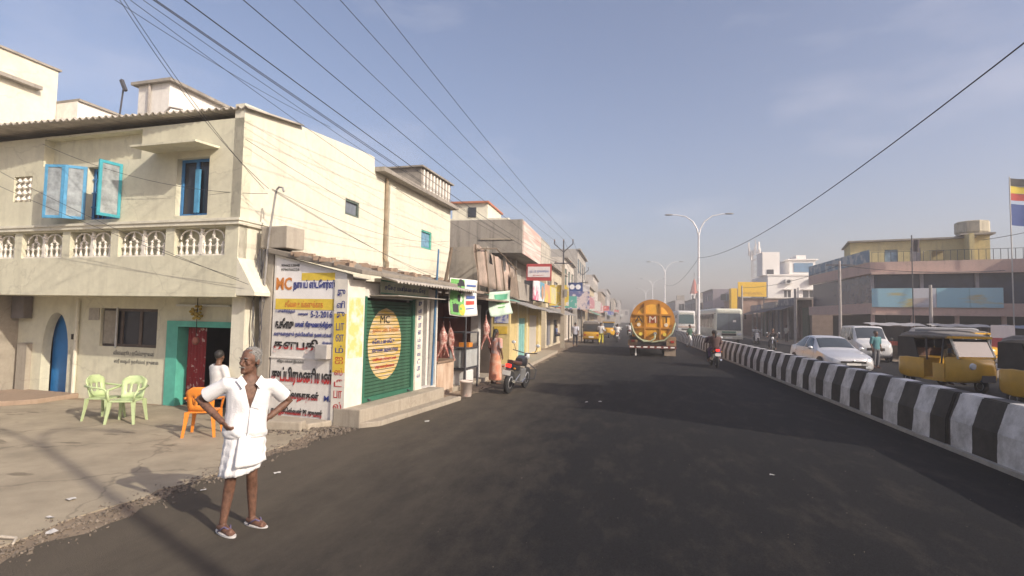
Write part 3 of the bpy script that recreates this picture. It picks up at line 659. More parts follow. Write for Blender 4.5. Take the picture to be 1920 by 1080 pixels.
# goat banner
def cloth_banner(name, label, w_, h, loc, rz, ry, face, parts, wav=.02):
    e = thing(name, label, 'banner', loc, rz); e.rotation_euler = (0, ry, rz)
    nx, nz = 16, 12; b = MB()
    for j in range(nz+1):
        for i in range(nx+1):
            u, v_ = i/nx, j/nz; b.v.append((w_*u + .02*math.sin(v_*5), wav*math.sin(u*7+v_*3)+.03*math.sin(v_*4), -h*v_ - .04*math.sin(u*math.pi)*v_ ))
    b.f = [(j*(nx+1)+i, j*(nx+1)+i+1, (j+1)*(nx+1)+i+1, (j+1)*(nx+1)+i) for j in range(nz) for i in range(nx)]
    o = b.build('sheet', face, e, smooth=True); s_ = o.modifiers.new('s','SOLIDIFY'); s_.thickness = .006; s_.offset = 1
    for nm, poly, m_ in parts:
        q = MB()
        def pt(u, v_): return (w_*u + .02*math.sin(v_*5), wav*math.sin(u*7+v_*3)+.03*math.sin(v_*4)-.012, -h*v_ - .04*math.sin(u*math.pi)*v_)
        if poly[0] == 'rect':
            _, a, c, b0, d = poly; m, k = 6, 6
            for j in range(k+1):
                for i in range(m+1): q.v.append(pt(lerp(a,b0,i/m), lerp(c,d,j/k)))
            q.f = [(j*(m+1)+i, j*(m+1)+i+1, (j+1)*(m+1)+i+1, (j+1)*(m+1)+i) for j in range(k) for i in range(m)]
        else:
            _, cx, cy, rx, ry_ = poly; q.v.append(pt(cx,cy))
            for i in range(20): t = 2*math.pi*i/20; q.v.append(pt(cx+rx*math.cos(t), cy+ry_*math.sin(t)))
            q.f = [(0,i+1,(i+1)%20+1) for i in range(20)]
        q.v = [(x, y-.002*len(nm)/6, z) for x,y,z in q.v]
        q.build(nm, m_, e)
    return e
bw = mat('banner_white',(.74,.72,.68),.6,.08,4)
grn = mat('banner_green',(.16,.42,.12),.6,.3,3); rd_ = mat('banner_red',(.6,.08,.06),.6,.2,6); bk = mat('banner_black',(.03,.03,.035),.7,.2,6); bl = mat('banner_blue',(.10,.16,.4),.6,.2,6); skin_p = mat('print_brown',(.35,.22,.15),.7,.2,9); yel_p = mat('print_yellow',(.66,.55,.08),.7,.2,8)
cloth_banner('goat_banner', 'green and white banner with goat picture hung above the meat stall counter', 1.05, .9, (-4.12,12.3,2.92), R(66), 0, bw,
  [('green_field',('rect',.02,.02,.48,.97),grn),('oval_portrait',('ell',.36,.2,.13,.19),bk),('turban',('ell',.38,.24,.08,.1),rd_),('white_goat',('ell',.38,.45,.07,.17),bw),('black_goat',('ell',.2,.63,.15,.1),bk),('black_goat_neck',('ell',.30,.52,.05,.1),bk),('goat_legs_print',('rect',.1,.68,.28,.9),bk),('yellow_cloth',('ell',.42,.82,.12,.15),yel_p),
   ('heading_print',('rect',.55,.14,.93,.19),bl),('arch_print',('ell',.72,.33,.09,.05),skin_p),('blue_print',('rect',.56,.44,.92,.52),bl),('red_lines',('rect',.56,.58,.9,.68),rd_),('small_lines',('rect',.58,.77,.88,.80),bl)])
cloth_banner('green_stall_banner', 'pale green sagging banner tied over the glass case stall', 1.1, .72, (-3.95,15.5,2.72), R(66), R(-6), mat('pale_green_sheet',(.50,.62,.52),.6,.1,4),
  [('green_heading',('rect',.25,.12,.8,.34),mat('sheet_green',(.10,.36,.22),.6,.2,5)),('line_print',('rect',.28,.46,.75,.52),grn),('line_print_low',('rect',.3,.62,.7,.66),grn)], .05)
# glass case stall
GS = thing('display_stall', 'narrow stall with iron frame, glass shelves and white crates next to the meat counter', 'stall', (-4.2,13.9,0), R(-5))
fr_ = MB()
for x, y in ((0,0),(.0,1.0),(-.45,0),(-.45,1.0)): fr_.box(x-.02,x+.02,y-.02,y+.02,0,1.55)
for z in (.55,1.1,1.53): fr_.box(-.45,.02,-.02,1.02,z,z+.03)
fr_.build('iron_frame', iron, GS)
MB().box(-.43,0,.02,.98,.6,1.08).build('glass_box', mat('dusty_glass',(.42,.44,.43),.3,.2,4), GS)
MB().box(-.40,.03,.1,.62,.12,.52).build('white_crate', mat('thermocol',(.70,.69,.66),.7,.1,5), GS, bevel=.02)
MB().box(-.40,-.1,.55,.85,1.13,1.25).build('orange_tray', mat('orange_plastic',(.6,.22,.03),.45,.1,5), GS)
MB().box(-1.7,-1.66,-.2,2.2,0,2.4).box(-1.7,-.6,2.2,2.24,0,2.4).build('maroon_wall', mat('maroon_wall',(.16,.05,.04),.8,.25,3), GS)
MB().box(-.62,-.38,2.0,2.24,0,2.35).build('white_post', mat('post_white',(.6,.58,.54),.8,.15,4), GS)
Bk = thing('paint_bucket', 'dirty white plastic bucket standing at the road edge by the stall', 'bucket', (-3.82,12.85,0))
MB().lathe([(.11,0),(.13,.02),(.155,.36),(.165,.36),(.165,.4),(.148,.4),(.12,.04),(.0,.04)], 20).build('pail', mat('bucket_white',(.62,.52,.46),.5,.12,5,col2=(.55,.2,.15),mixpos=(.62,.66)), Bk, smooth=True)
MB().tube([(.16*math.cos(t),.16*math.sin(t)*.3-.1*math.sin(t),.38-.14*math.sin(t)) for t in [math.pi*i/10 for i in range(11)]], .006, 5).build('handle', iron, Bk)
# ================================================================== left side further up the street
rnd = random.Random(9)
GB = thing('stained_concrete_building', 'black stained grey concrete building with overhanging upper floor above the stalls', 'building', (-4.6,23.9,0))
MB().wall(-7.5,0, 4.95,6.5, 0,.2, []).box(-.2,0,.2,9.2,4.95,6.5).box(-7.5,-.2,.2,9.2,4.95,5.1).box(-7.5,-.2,9.0,9.2,5.1,6.5).box(-7.5,-7.3,.2,9.0,5.1,6.5).build('upper_storey', greyst, GB)
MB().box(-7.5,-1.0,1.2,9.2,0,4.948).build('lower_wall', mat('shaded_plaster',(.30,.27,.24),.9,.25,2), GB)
for y in (1.1,3.4): MB().box(-.98,-.96,y+.2,y+1.5,2.9,4.6).build('tall_shutter', mat('pale_shutter',(.4,.38,.33),.7,.15,5), GB)
MB().box(-1.12,-.98,.95,1.2,0,4.94).box(-1.0,-.85,2.9,3.1,2.6,4.94).build('column', mat('column_white',(.62,.58,.52),.85,.15,3), GB)
MB().box(-.001,.06,.1,5.2,4.9,6.45).build('striped_hoarding', mat('hoarding_pink',(.58,.38,.33),.8,.1,1.2,col2=(.66,.60,.55),mixpos=(.42,.55),stretch=(1,.15,3.2)), GB)
MB().box(0,.05,5.4,9.2,4.9,6.35).build('far_hoarding', mat('hoarding_grey',(.45,.42,.36),.85,.3,2), GB)
MB().box(-2.0,-.4,-.05,-.001,5.55,5.62).build('ledge', concrete, GB)
MB().box(-7.2,-6.0,-.08,-.002,5.45,5.75).build('small_flag_sign', mat('tricolour_print',(.5,.12,.1),.8,.2,3,col2=(.65,.62,.6),mixpos=(.48,.52),stretch=(1.6,1,1)), GB)
CB = thing('pale_rear_building', 'pale building with red roofed stair turret behind the stained concrete building', 'building', (-7,30,0))
MB().box(-6,.4,0,9,0,7.75).build('wall', cream_side, CB); MB().box(-3.2,-1.0,.5,4,7.75,8.75).build('turret', cream_side, CB); MB().box(-3.4,-.9,.3,4.2,8.75,8.85).build('red_roof', mat('red_roof',(.42,.16,.09),.85,.2,4), CB)
MB().box(-2.2,-1.7,.45,.5,7.9,8.5).build('turret_window', darkglass, CB)
# old wall between the house and the concrete building
OW = thing('old_wall', 'patched grey wall with small ledge between cream house and stained building', 'wall', (-6.4,19.2,0), R(-4))
MB().box(-3,1.4,0,.3,0,4.6).build('wall', greyst, OW); MB().box(.1,.9,-.12,.0,3.25,3.33).box(.1,.9,-.03,0,2.4,3.1).build('window_ledge', concrete, OW)
# tattered hoarding on a frame over the stalls
TH = thing('tattered_hoarding', 'torn poster hoarding on a leaning wooden frame above the stall roofs', 'hoarding', (-4.55,16.3,0), R(-3))
pw = MB(); nx, nz = 14, 6
for j in range(nz+1):
    for i in range(nx+1):
        y = 5.2*i/nx; z = lerp(3.0-.02*y, 4.35-.06*y-.05*(i%3==0), j/nz); pw.v.append((-.15*j/nz+.03*math.sin(i*2.1+j), y, z))
pw.f = [(j*(nx+1)+i, j*(nx+1)+i+1, (j+1)*(nx+1)+i+1, (j+1)*(nx+1)+i) for j in range(nz) for i in range(nx) if not (i in (4,9) and j > 3) and not (i == 12 and j < 2)]
po = pw.build('torn_sheet', mat('torn_poster',(.27,.22,.18),.9,.2,2.5,col2=(.45,.34,.28),mixpos=(.45,.6),stretch=(1,.7,.5)), TH, smooth=True); po.modifiers.new('s','SOLIDIFY').thickness = .01
for i in range(6): MB().tube([(.05,.05+i*1.03,2.75),(-.12,.05+i*1.03,4.3-.06*i)], .025, 5).build('frame_post', wood, TH)
MB().tube([(-.02,0,2.8),(-.02,5.25,2.72)], .03, 5).build('frame_rail', wood, TH)
MB().tube([(-.0,-.3,4.1),(-.1,2.3,4.45),(-.05,5.2,3.95)], .025, 5).build('frame_rail', wood, TH)
MB().prism([(3.6,2.8),(5.0,2.75),(4.6,3.7),(4.2,3.5),(3.9,3.75)], .06, .09, 'x').build('loose_tin', mat('brown_tin',(.22,.17,.13),.85,.3,4), TH)
LP_ = thing('leaning_timber_post', 'rough timber post leaning out over the meat stall roof', 'post', (-4.35,12.5,0))
MB().tube([(-.02,0,2.5),(.05,.1,3.1),(.12,.15,3.7)], [.05,.045,.04], 7).build('timber', wood, LP_)
# yellow shop: wall with posters, teal door, tin awning
YS = thing('yellow_shop', 'yellow washed shop with faded teal door and tin awning', 'shop', (-4.6,20.6,0))
ywash = weathered('yellow_wash',(.62,.50,.24),(.35,.25,.14),.5,1.2)
MB().box(-2.5,.2,0,.2,0,2.75).wall(.2,9.5,0,2.6,-.2,0,[(2.6,4.6,.18,1.95),(5.6,8.2,.18,2.1)],axis='x').build('wall', ywash, YS)
MB().box(-.12,-.06,2.6,4.6,.18,1.95).build('teal_door', mat('faded_teal',(.20,.42,.40),.7,.2,4), YS)
for y in (3.1,3.6,4.1): MB().box(-.06,-.045,y-.02,y+.02,.2,1.93).build('door_batten', mat('faded_teal2',(.16,.36,.35),.7,.2,4), YS)
MB().box(-.14,-.08,5.6,8.2,.18,2.1).build('grey_shutter', mat('shutter_pale',(.45,.42,.37),.7,.12,3,stretch=(1,6,.3)), YS)
MB().box(-.22,.06,2.3,2.55,0,2.6).box(-.22,.05,4.65,4.95,0,2.6).box(-.22,.05,8.3,8.55,0,2.6).build('pier', mat('pier_cream',(.64,.56,.36),.85,.15,3), YS)
MB().box(-.42,.14,-.03,-.002,1.75,2.32).build('blue_poster', mat('poster_blue',(.10,.12,.36),.7,.2,5,col2=(.5,.5,.55),mixpos=(.45,.55)), YS)
MB().box(-.42,.1,-.03,-.002,1.32,1.62).build('yellow_poster', mat('poster_yellow',(.55,.38,.04),.7,.2,6), YS)
for (y0,y1,x,z,zz) in ((.5,4.8,1.0,2.35,2.75),(4.6,9.6,1.1,2.25,2.62)):
    MB().prism([(-.3,zz),(x,z),(x,z+.03),(-.3,zz+.05)], y0, y1, 'y').build('tin_awning', mat('awning_grey',(.26,.25,.24),.8,.3,3), YS)
MB().prism([(-.3,2.8),(.5,2.6),(.5,2.63),(-.3,2.85)], -2.2, .45, 'y').build('green_awning', mat('green_tin',(.16,.34,.27),.7,.2,4), YS)
MB().box(-.6,.1,1.5,5.2,2.76,3.55).build('roof_parapet', greyst, YS)
MB().box(-2.5,.9,-1.5,10,.0,.13).build('footpath', concrete, YS)
# bright fascia hoardings
fas = [(25.3,27.2,(.62,.12,.22),(.7,.68,.7)),(27.2,28.8,(.66,.64,.66),(.12,.3,.4)),(28.8,31.5,(.60,.52,.10),(.62,.30,.2)),(31.5,34.0,(.60,.56,.2),(.5,.46,.3))]
for i,(a,b,c1,c2) in enumerate(fas):
    e = thing('fascia_hoarding', ['pink and white poster board over the shop awning','white poster board with oval portrait over the awning','yellow poster board with orange figure over the awning','plain yellow poster board at the end of the awning'][i], 'hoarding', (-4.25,a,0), 0, 'poster boards over the shops')
    MB().box(-.06,0,.02,b-a-.02,2.85,3.85).build('board', mat('fascia%d'%i, c1, .7, .1, .9, col2=c2, mixpos=(.45,.52)), e)
    if i == 1: MB().lathe([(.02,0),(.36,0),(.36,.02),(.02,.02)], 24, (.002,.8,3.32), 'x').build('oval_portrait', mat('portrait',(.45,.25,.15),.7,.2,4), e)
    MB().box(-.5,-.06,.1,.16,2.85,3.8).build('brace', iron, e)
RS = thing('red_framed_sign', 'white signboard in a red frame projecting over the pavement', 'sign', (-4.4,24.1,0))
MB().box(0,1.15,-.04,.04,3.68,4.45).build('frame', mat('sign_red',(.40,.06,.06),.6,.2,4), RS)
MB().box(.06,1.09,-.055,-.04,3.84,4.32).build('face', mat('sign_face',(.68,.62,.6),.6,.05,4), RS)
text('lettering','ஆர்.ஆர். ஜுவல்லர்ஸ்',.2,bl,RS,(.12,-.058,4.02),width=.9,height=.16); text('lettering','திருமண பட்டு',.2,redink,RS,(.3,-.058,3.88),width=.5,height=.07)
# electricity poles
def epole(x, y, h, label):
    e = thing('electricity_pole', label, 'pole', (x,y,0), 0, 'electricity poles on the shop side')
    MB().prism([(-.14,0),(.14,0),(.09,h*.78),(-.09,h*.78)], -.1, .1, 'y').build('concrete_shaft', concrete, e)
    MB().box(-.04,.04,-.04,.04,h*.78,h).build('iron_top', iron, e)
    MB().box(-.62,.62,-.04,.04,h*.785,h*.785+.07).build('cross_arm', iron, e)
    for s in (-1,1):
        MB().bar((0,0,h-.75),(s*.62,0,h-.2),.06,.06).build('angled_arm', iron, e)
        MB().box(s*.62-.03,s*.62+.03,-.03,.03,h-.22,h).build('arm_tip', iron, e)
    for sx, z in ((-.62,h),(.62,h),(0,h),(-.5,h*.785+.07),(.5,h*.785+.07)):
        MB().lathe([(.03,0),(.055,.03),(.035,.06),(.05,.09),(.02,.12)], 8, (sx,0,z)).build('insulator', mat('insulator',(.25,.16,.12),.3,.1,5), e)
    MB().box(.1,.3,-.16,-.1,3.4,3.9).build('fuse_box', mat('fusebox',(.25,.24,.22),.6,.2,4), e)
epole(-4.0,35.5,7.15,'concrete electricity pole with forked iron arms beside the yellow awning')
epole(-4.5,59,7.5,'concrete electricity pole with forked arms behind the spectacles sign')
epole(-4.7,-12,7.3,'concrete electricity pole with forked arms behind the house forecourt')
# opticians' sign tower
OS = thing('optician_sign', 'blue optician sign with white spectacles over stacked boards', 'sign', (-4.75,46,0))
MB().box(.0,1.25,-.06,.06,4.3,5.05).build('blue_board', mat('opt_blue',(.03,.07,.22),.5,.2,5), OS)
for s in (.36,.88):
    MB().lathe([(.12,-.01),(.22,-.01),(.22,.01),(.12,.01)], 20, (s,-.075,4.68), 'y').build('spectacle_ring', mat('opt_white',(.75,.75,.78),.5,.05,5), OS)
MB().box(.5,.74,-.085,-.065,4.66,4.72).build('spectacle_bridge', MATS['opt_white'], OS)
MB().box(.0,1.85,-.05,.05,2.75,4.28).build('photo_board', mat('opt_board',(.10,.12,.28),.6,.1,1.8,col2=(.55,.48,.48),mixpos=(.45,.52)), OS)
MB().box(1.3,1.85,-.07,.03,4.3,4.9).build('white_board', mat('opt_side',(.6,.58,.58),.6,.1,3), OS)
for x in (.1,1.2,1.75): MB().box(x-.04,x+.04,.05,.13,0,4.9).build('post', iron, OS)
# generic street buildings: walls, window openings with frames and panes, parapet, awning, boards
def street_block(label, x0, x1, y0, y1, h, col, street_x, seed, boards=2, dirtc=(.2,.17,.14)):
    q = random.Random(seed); e = thing('street_building', label, 'building', ((x0+x1)/2,y0,0))
    cx = (x0+x1)/2; wm = weathered('wash_%d'%seed, col, dirtc, .5, .6)
    sx = street_x-cx; sg = 1 if sx > 0 else -1; w_ = x1-x0
    # inset core so openings read as recesses
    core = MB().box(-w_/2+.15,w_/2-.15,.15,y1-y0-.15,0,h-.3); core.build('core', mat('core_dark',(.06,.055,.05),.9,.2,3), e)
    st = max(2, round((h-.6)/3)); L = y1-y0
    holes, fh = [], []
    for k in range(st):
        zb = .0 if k == 0 else k*(h-.5)/st
        zt = (h-.5)/st*(k+1)
        nw = max(2,int(L/3))
        for i in range(nw):
            a = L*(i+.18)/nw; b = L*(i+.82)/nw
            holes.append((a,b,(.12 if k == 0 else zb+.9),(zt-.7 if k == 0 else zt-.45)))
        nf = max(1,int(w_/3))
        for i in range(nf):
            a = -w_/2+w_*(i+.28)/nf; b = -w_/2+w_*(i+.72)/nf
            if k > 0: fh.append((a,b,zb+.9,zt-.45))
    wl = MB(); xs = (sx-sg*.15, sx) if sg > 0 else (sx, sx-sg*.15)
    wl.wall(0,L,0,h,xs[0],xs[1],holes,axis='x'); wl.wall(-w_/2 if sg > 0 else -w_/2+.15, w_/2-.15 if sg > 0 else w_/2, 0,h,0,.15,fh)
    far = (-w_/2,-w_/2+.15) if sg > 0 else (w_/2-.15,w_/2)
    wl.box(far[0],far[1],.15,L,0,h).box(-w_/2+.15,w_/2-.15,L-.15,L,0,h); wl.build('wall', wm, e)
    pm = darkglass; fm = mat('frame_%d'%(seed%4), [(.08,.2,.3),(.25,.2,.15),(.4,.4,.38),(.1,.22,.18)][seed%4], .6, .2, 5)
    for (a,b,c,d) in holes:
        if c > 1: MB().box(sx-sg*.11,sx-sg*.07,a,b,c,d).build('pane', pm, e); MB().box(min(sx-sg*.08,sx-sg*.03),max(sx-sg*.08,sx-sg*.03),(a+b)/2-.04,(a+b)/2+.04,c,d).build('mullion', fm, e)
        else: MB().box(sx-sg*.12,sx-sg*.08,a,b,c,d).build('shop_shutter', mat('shut_%d'%q.randint(0,3), [(.2,.2,.22),(.12,.2,.3),(.05,.05,.05),(.3,.25,.2)][q.randint(0,3)], .7, .2, 4), e)
    for (a,b,c,d) in fh: MB().box(a,b,.08,.11,c,d).build('pane', pm, e); MB().box((a+b)/2-.04,(a+b)/2+.04,.03,.08,c,d).build('mullion', fm, e)
    s_ = MB().box(min(sx,sx+sg*.3),max(sx,sx+sg*.3),-.1,L+.0,h-.12,h+.02); s_.build('parapet_cap', greyst, e)
    MB().prism([(sx,(h-.5)/st+.1),(sx+sg*1.1,(h-.5)/st-.35),(sx+sg*1.1,(h-.5)/st-.32),(sx,(h-.5)/st+.14)], .1, L-.1, 'y').build('awning', mat('awn_%d'%(seed%5), [(.25,.24,.23),(.1,.2,.3),(.3,.2,.14),(.12,.25,.2),(.35,.33,.3)][seed%5], .8, .2, 4), e)
    for i in range(boards):
        c = [(.5,.08,.08),(.08,.12,.4),(.62,.6,.58),(.6,.45,.06),(.1,.35,.3),(.55,.3,.35)][q.randint(0,5)]
        y = L*(i+.3)/boards; zb = (h-.5)/st+.25; bw_ = q.uniform(.9,1.5); bh = q.uniform(.6,1.4)
        xa = sx+sg*.1; xb = sx+sg*(.1+bw_)
        o = MB().box(min(xa,xb),max(xa,xb),y,y+.1,zb,zb+bh).build('projecting_sign', mat('board_%d'%int(c[0]*100+c[2]*10), c, .6, .15, 2.2, col2=(.62,.6,.58), mixpos=(.55,.6)), e)
        y2 = L*(i+.5)/boards
        MB().box(min(sx,sx+sg*.1),max(sx,sx+sg*.1),y2,y2+L*.35,zb,zb+.8).build('fascia_sign', mat('fas_%d'%q.randint(0,5), [(.1,.15,.4),(.5,.1,.1),(.6,.58,.55),(.5,.4,.1),(.1,.3,.3),(.4,.2,.3)][q.randint(0,5)], .6, .2, 3), e)
    if q.random() < .6: MB().box(-w_/2+.5,-w_/2+2.5,1,3,h-.3,h+1.4).build('roof_tank', greyst, e)
    return e
L_ = [('cream two-storey shop row with blue board beyond the first pole',-10,-5.0,34.5,45,5.6,(.60,.53,.40)),
      ('white fronted shop with red edge stripe behind the spectacles sign',-11,-5.2,47,56,7.4,(.62,.57,.5)),
      ('grey three-storey building with balconies past the second pole',-12,-4.9,57,69,9.4,(.42,.40,.37)),
      ('low tan shop block with many small boards',-11,-4.6,70,84,6.2,(.5,.42,.3)),
      ('pale four-storey block in the hazy left row',-13,-4.9,86,102,9.0,(.5,.47,.44)),
      ('brown shop block far up the left row',-12,-4.3,104,125,7.2,(.4,.33,.27)),
      ('grey block far up the left row before the bend',-13,-4.0,128,155,9,(.45,.43,.42)),
      ('tan block at the hazy far end of the left row',-12,-3.0,160,200,8,(.46,.42,.36)),
      ('pale block closing the left row in the haze',-12,-1.5,206,260,9,(.48,.46,.44))]
for i, a in enumerate(L_): street_block(*a, street_x=a[2], seed=30+i, boards=3 if i < 6 else 2)
# ================================================================== median barrier, painted black and white
def stripe_mat():
    m = bpy.data.materials.new('barrier_stripes'); m.use_nodes = True; n = m.node_tree; b = n.nodes['Principled BSDF']; b.inputs['Roughness'].default_value = .75
    t = n.nodes.new('ShaderNodeTexCoord'); sp = n.nodes.new('ShaderNodeSeparateXYZ'); n.links.new(t.outputs['Object'], sp.inputs[0])
    wob = n.nodes.new('ShaderNodeTexNoise'); wob.inputs['Scale'].default_value = 1.1; wob.inputs['Detail'].default_value = 5; n.links.new(t.outputs['Object'], wob.inputs['Vector'])
    ad = n.nodes.new('ShaderNodeMath'); ad.operation = 'MULTIPLY_ADD'; ad.inputs[1].default_value = .2; n.links.new(wob.outputs['Fac'], ad.inputs[0]); n.links.new(sp.outputs['Y'], ad.inputs[2])
    dv = n.nodes.new('ShaderNodeMath'); dv.operation = 'DIVIDE'; dv.inputs[1].default_value = 1.12; n.links.new(ad.outputs[0], dv.inputs[0])
    fr = n.nodes.new('ShaderNodeMath'); fr.operation = 'FRACT'; n.links.new(dv.outputs[0], fr.inputs[0])
    gt = n.nodes.new('ShaderNodeMath'); gt.operation = 'GREATER_THAN'; gt.inputs[1].default_value = .5; n.links.new(fr.outputs[0], gt.inputs[0])
    d1 = n.nodes.new('ShaderNodeTexNoise'); d1.inputs['Scale'].default_value = 2.5; d1.inputs['Detail'].default_value = 8; d1.inputs['Roughness'].default_value = .7; n.links.new(t.outputs['Object'], d1.inputs['Vector'])
    wr = n.nodes.new('ShaderNodeValToRGB'); wr.color_ramp.elements[0].position = .36; wr.color_ramp.elements[0].color = (.36,.345,.33,1); wr.color_ramp.elements[1].position = .62; wr.color_ramp.elements[1].color = (.72,.70,.69,1); n.links.new(d1.outputs['Fac'], wr.inputs[0])
    br = n.nodes.new('ShaderNodeValToRGB'); br.color_ramp.elements[0].color = (.018,.017,.018,1); br.color_ramp.elements[0].position = .4; br.color_ramp.elements[1].color = (.06,.055,.05,1); br.color_ramp.elements[1].position = .75; n.links.new(d1.outputs['Fac'], br.inputs[0])
    mi = n.nodes.new('ShaderNodeMixRGB'); n.links.new(gt.outputs[0], mi.inputs['Fac']); n.links.new(br.outputs[0], mi.inputs['Color1']); n.links.new(wr.outputs[0], mi.inputs['Color2']); n.links.new(mi.outputs[0], b.inputs['Base Color'])
    bp = n.nodes.new('ShaderNodeBump'); bp.inputs['Strength'].default_value = .2; bp.inputs['Distance'].default_value = .02; n.links.new(d1.outputs['Fac'], bp.inputs['Height']); n.links.new(bp.outputs[0], b.inputs['Normal'])
    return m
sm_ = stripe_mat()
BR = thing('median_barrier', 'long concrete median barrier painted in black and white stripes', 'barrier', (5.35,0,0))
seg = MB().prism([(-.20,0),(.42,0),(.42,.06),(.40,.48),(.26,.92),(-.04,.92),(-.18,.48)], 0, 3.34, 'y').mesh('barrier_segment'); seg.materials.append(sm_)
bmv = bmesh.new(); bmv.from_mesh(seg); bmesh.ops.bevel(bmv, geom=[e for e in bmv.edges if e.calc_face_angle(0) > .3], offset=.018, segments=2, affect='EDGES'); bmv.to_mesh(seg); bmv.free()
for i in range(46):
    o = bpy.data.objects.new('barrier_segment', seg); COL.objects.link(o); o.parent = BR; o.location = (rnd.uniform(-.012,.012)+ (0 if i < 22 else -.0009*(i-22)**2), -23.5+i*3.36, rnd.uniform(-.006,.006)); o.rotation_euler = (0,0,rnd.uniform(-.003,.003))
MB().box(-.26,.48,-24,131,0,.07).build('base_kerb', mat('kerb_pale',(.36,.33,.29),.9,.2,5), BR)
# double arm street lamps standing in the median
def lamp(y, label):
    e = thing('street_lamp', label, 'street lamp', (5.46,y,0), 0, 'double-arm street lamps in the median')
    wm = mat('lamp_white',(.66,.66,.68),.4,.06,3)
    MB().tube([(0,0,0),(0,0,8.6)], [.11,.06], 12).build('column', wm, e)
    MB().box(-.2,.2,-.2,.2,0,.98).build('base_block', concrete, e)
    for s in (-1,1):
        MB().tube([(0,0,8.3),(s*.12,0,8.9),(s*.42,0,9.45),(s*.95,0,9.85),(s*1.6,0,9.98),(s*1.95,0,10.0)], [.055,.05,.045,.04,.035,.035], 8).build('arm', wm, e)
        hd = MB(); hd.rings([[(s*(1.85+u)+0, .13*wd*math.cos(t), 10.0+.06*wd*math.sin(t)) for t in [2*math.pi*i/10 for i in range(10)]] for u, wd in ((0,.4),(.12,.9),(.45,1),(.62,.5))]); hd.build('lamp_head', mat('lamp_grey',(.3,.3,.31),.4,.1,4), e, smooth=True)
    MB().box(-.16,.0,-.09,.09,4.2,4.7).build('feeder_box', mat('feeder',(.5,.5,.5),.5,.1,4), e)
for y, l in ((-.7,'white double-arm lamp in the median nearest the front of the barrier'),(41.9,'white double-arm street lamp where the green shirted pedestrian crosses'),(76,'white double-arm street lamp beyond the tanker'),(108,'white double-arm street lamp in the hazy distance past the tanker'),(142,'faint white double-arm street lamp farthest along the median')): lamp(y, l)

# ================================================================== right side
PB = thing('pink_corner_building', 'two-storey corner building with pink bands, dark shopfront and picture hoarding', 'building', (18.5,45.6,0), R(-15))
pink = weathered('pink_plaster',(.58,.42,.36),(.30,.23,.2),.5,.8)
dkbl = mat('dark_blue_glazing',(.035,.05,.085),.25,.3,1.5)
MB().box(0,16,0,.3,5.85,6.72).box(0,16,-.35,0,5.75,5.95).box(0,16,0,.3,2.75,3.6).box(0,16,-.3,0,2.68,2.85).build('pink_band', pink, PB)
lp = MB(); a_ = R(15); ux, uy = math.sin(a_), math.cos(a_)     # street face runs along world +Y
def along(d, z0, z1, off0, off1, m_, nm):
    # wall slab along the street face from distance d[0] to d[1]
    q = MB(); px, py = -math.cos(a_), math.sin(a_)
    pts = []
    for dd, of in ((d[0],off0),(d[0],off1),(d[1],off1),(d[1],off0)): pts.append((-ux*dd+px*of, uy*dd+py*of))
    q.prism(pts, z0, z1, 'z'); return q.build(nm, m_, PB)
along((0,14),5.85,6.72,-.3,.02, pink,'pink_band'); along((0,14),2.75,3.6,-.3,.02, pink,'pink_band')
along((.2,13.8),6.74,7.7,-.05,.06, mat('fascia_blue',(.14,.22,.30),.6,.2,1.4,col2=(.4,.42,.42),mixpos=(.5,.56)),'roof_signboard')
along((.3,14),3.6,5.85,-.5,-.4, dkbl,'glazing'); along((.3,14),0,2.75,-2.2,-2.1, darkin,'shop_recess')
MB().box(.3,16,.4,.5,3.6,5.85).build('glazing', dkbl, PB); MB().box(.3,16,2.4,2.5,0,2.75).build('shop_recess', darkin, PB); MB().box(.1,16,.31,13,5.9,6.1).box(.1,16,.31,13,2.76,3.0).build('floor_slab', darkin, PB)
for x in (.12,2.6,5.2,7.8,10.4,13.0): MB().box(x-.12,x+.12,.05,.3,0,2.75).build('column', pink, PB)
for x in (.15,3.2,6.4,9.6): MB().box(x-.1,x+.1,.15,.4,3.6,5.85).build('column', mat('col_grey',(.3,.28,.3),.8,.2,4), PB)
pics = [(.05,2.6,(.48,.42,.18),(.30,.52,.62)),(2.6,4.0,(.50,.42,.40),(.58,.58,.62)),(4.0,5.9,(.42,.46,.36),(.30,.54,.64)),(5.9,7.75,(.50,.44,.24),(.34,.56,.64))]
for i,(a,b,c1,c2) in enumerate(pics): MB().box(a,b-.02,-.12,-.02,3.28,4.70).build('picture_panel', mat('picture%d'%i,c1,.5,.1,.55,col2=c2,mixpos=(.38,.47),stretch=(.5,1,2.2)), PB)
MB().box(2.85,3.8,-.135,-.121,3.32,3.5).build('caption_panel', mat('caption',(.45,.45,.5),.6,.1,4), PB)
yup = weathered('upper_yellow',(.62,.52,.26),(.3,.26,.18),.5,.9)
uw = MB(); uw.wall(-.9,7.2,6.1,8.8,4.0,4.2,[(1.5,2.4,6.6,8.1),(3.2,3.9,6.1,8.2),(4.6,5.4,7.2,7.9)]); uw.box(-.9,-.7,4.2,9,6.1,8.8); uw.box(-.9,7.2,8.8,9,6.1,8.8); uw.build('upper_room', yup, PB)
MB().box(-1.1,7.3,3.7,9.2,8.8,8.92).build('roof_slab', greyst, PB)
MB().box(1.5,2.4,4.1,4.14,6.6,8.1).build('window', mat('sky_glass',(.22,.32,.40),.15,.3,3), PB); MB().box(3.2,3.9,4.1,4.14,6.1,8.2).build('door', mat('grey_door',(.35,.32,.32),.7,.2,4), PB)
MB().box(6.6,6.9,2.5,4.0,6.1,9.0).box(7.2,8.2,4,6,6.1,9.05).build('stair_wall', yup, PB); MB().box(6.95,8.0,4.1,4.15,6.1,8.8).build('stair_opening', darkin, PB)
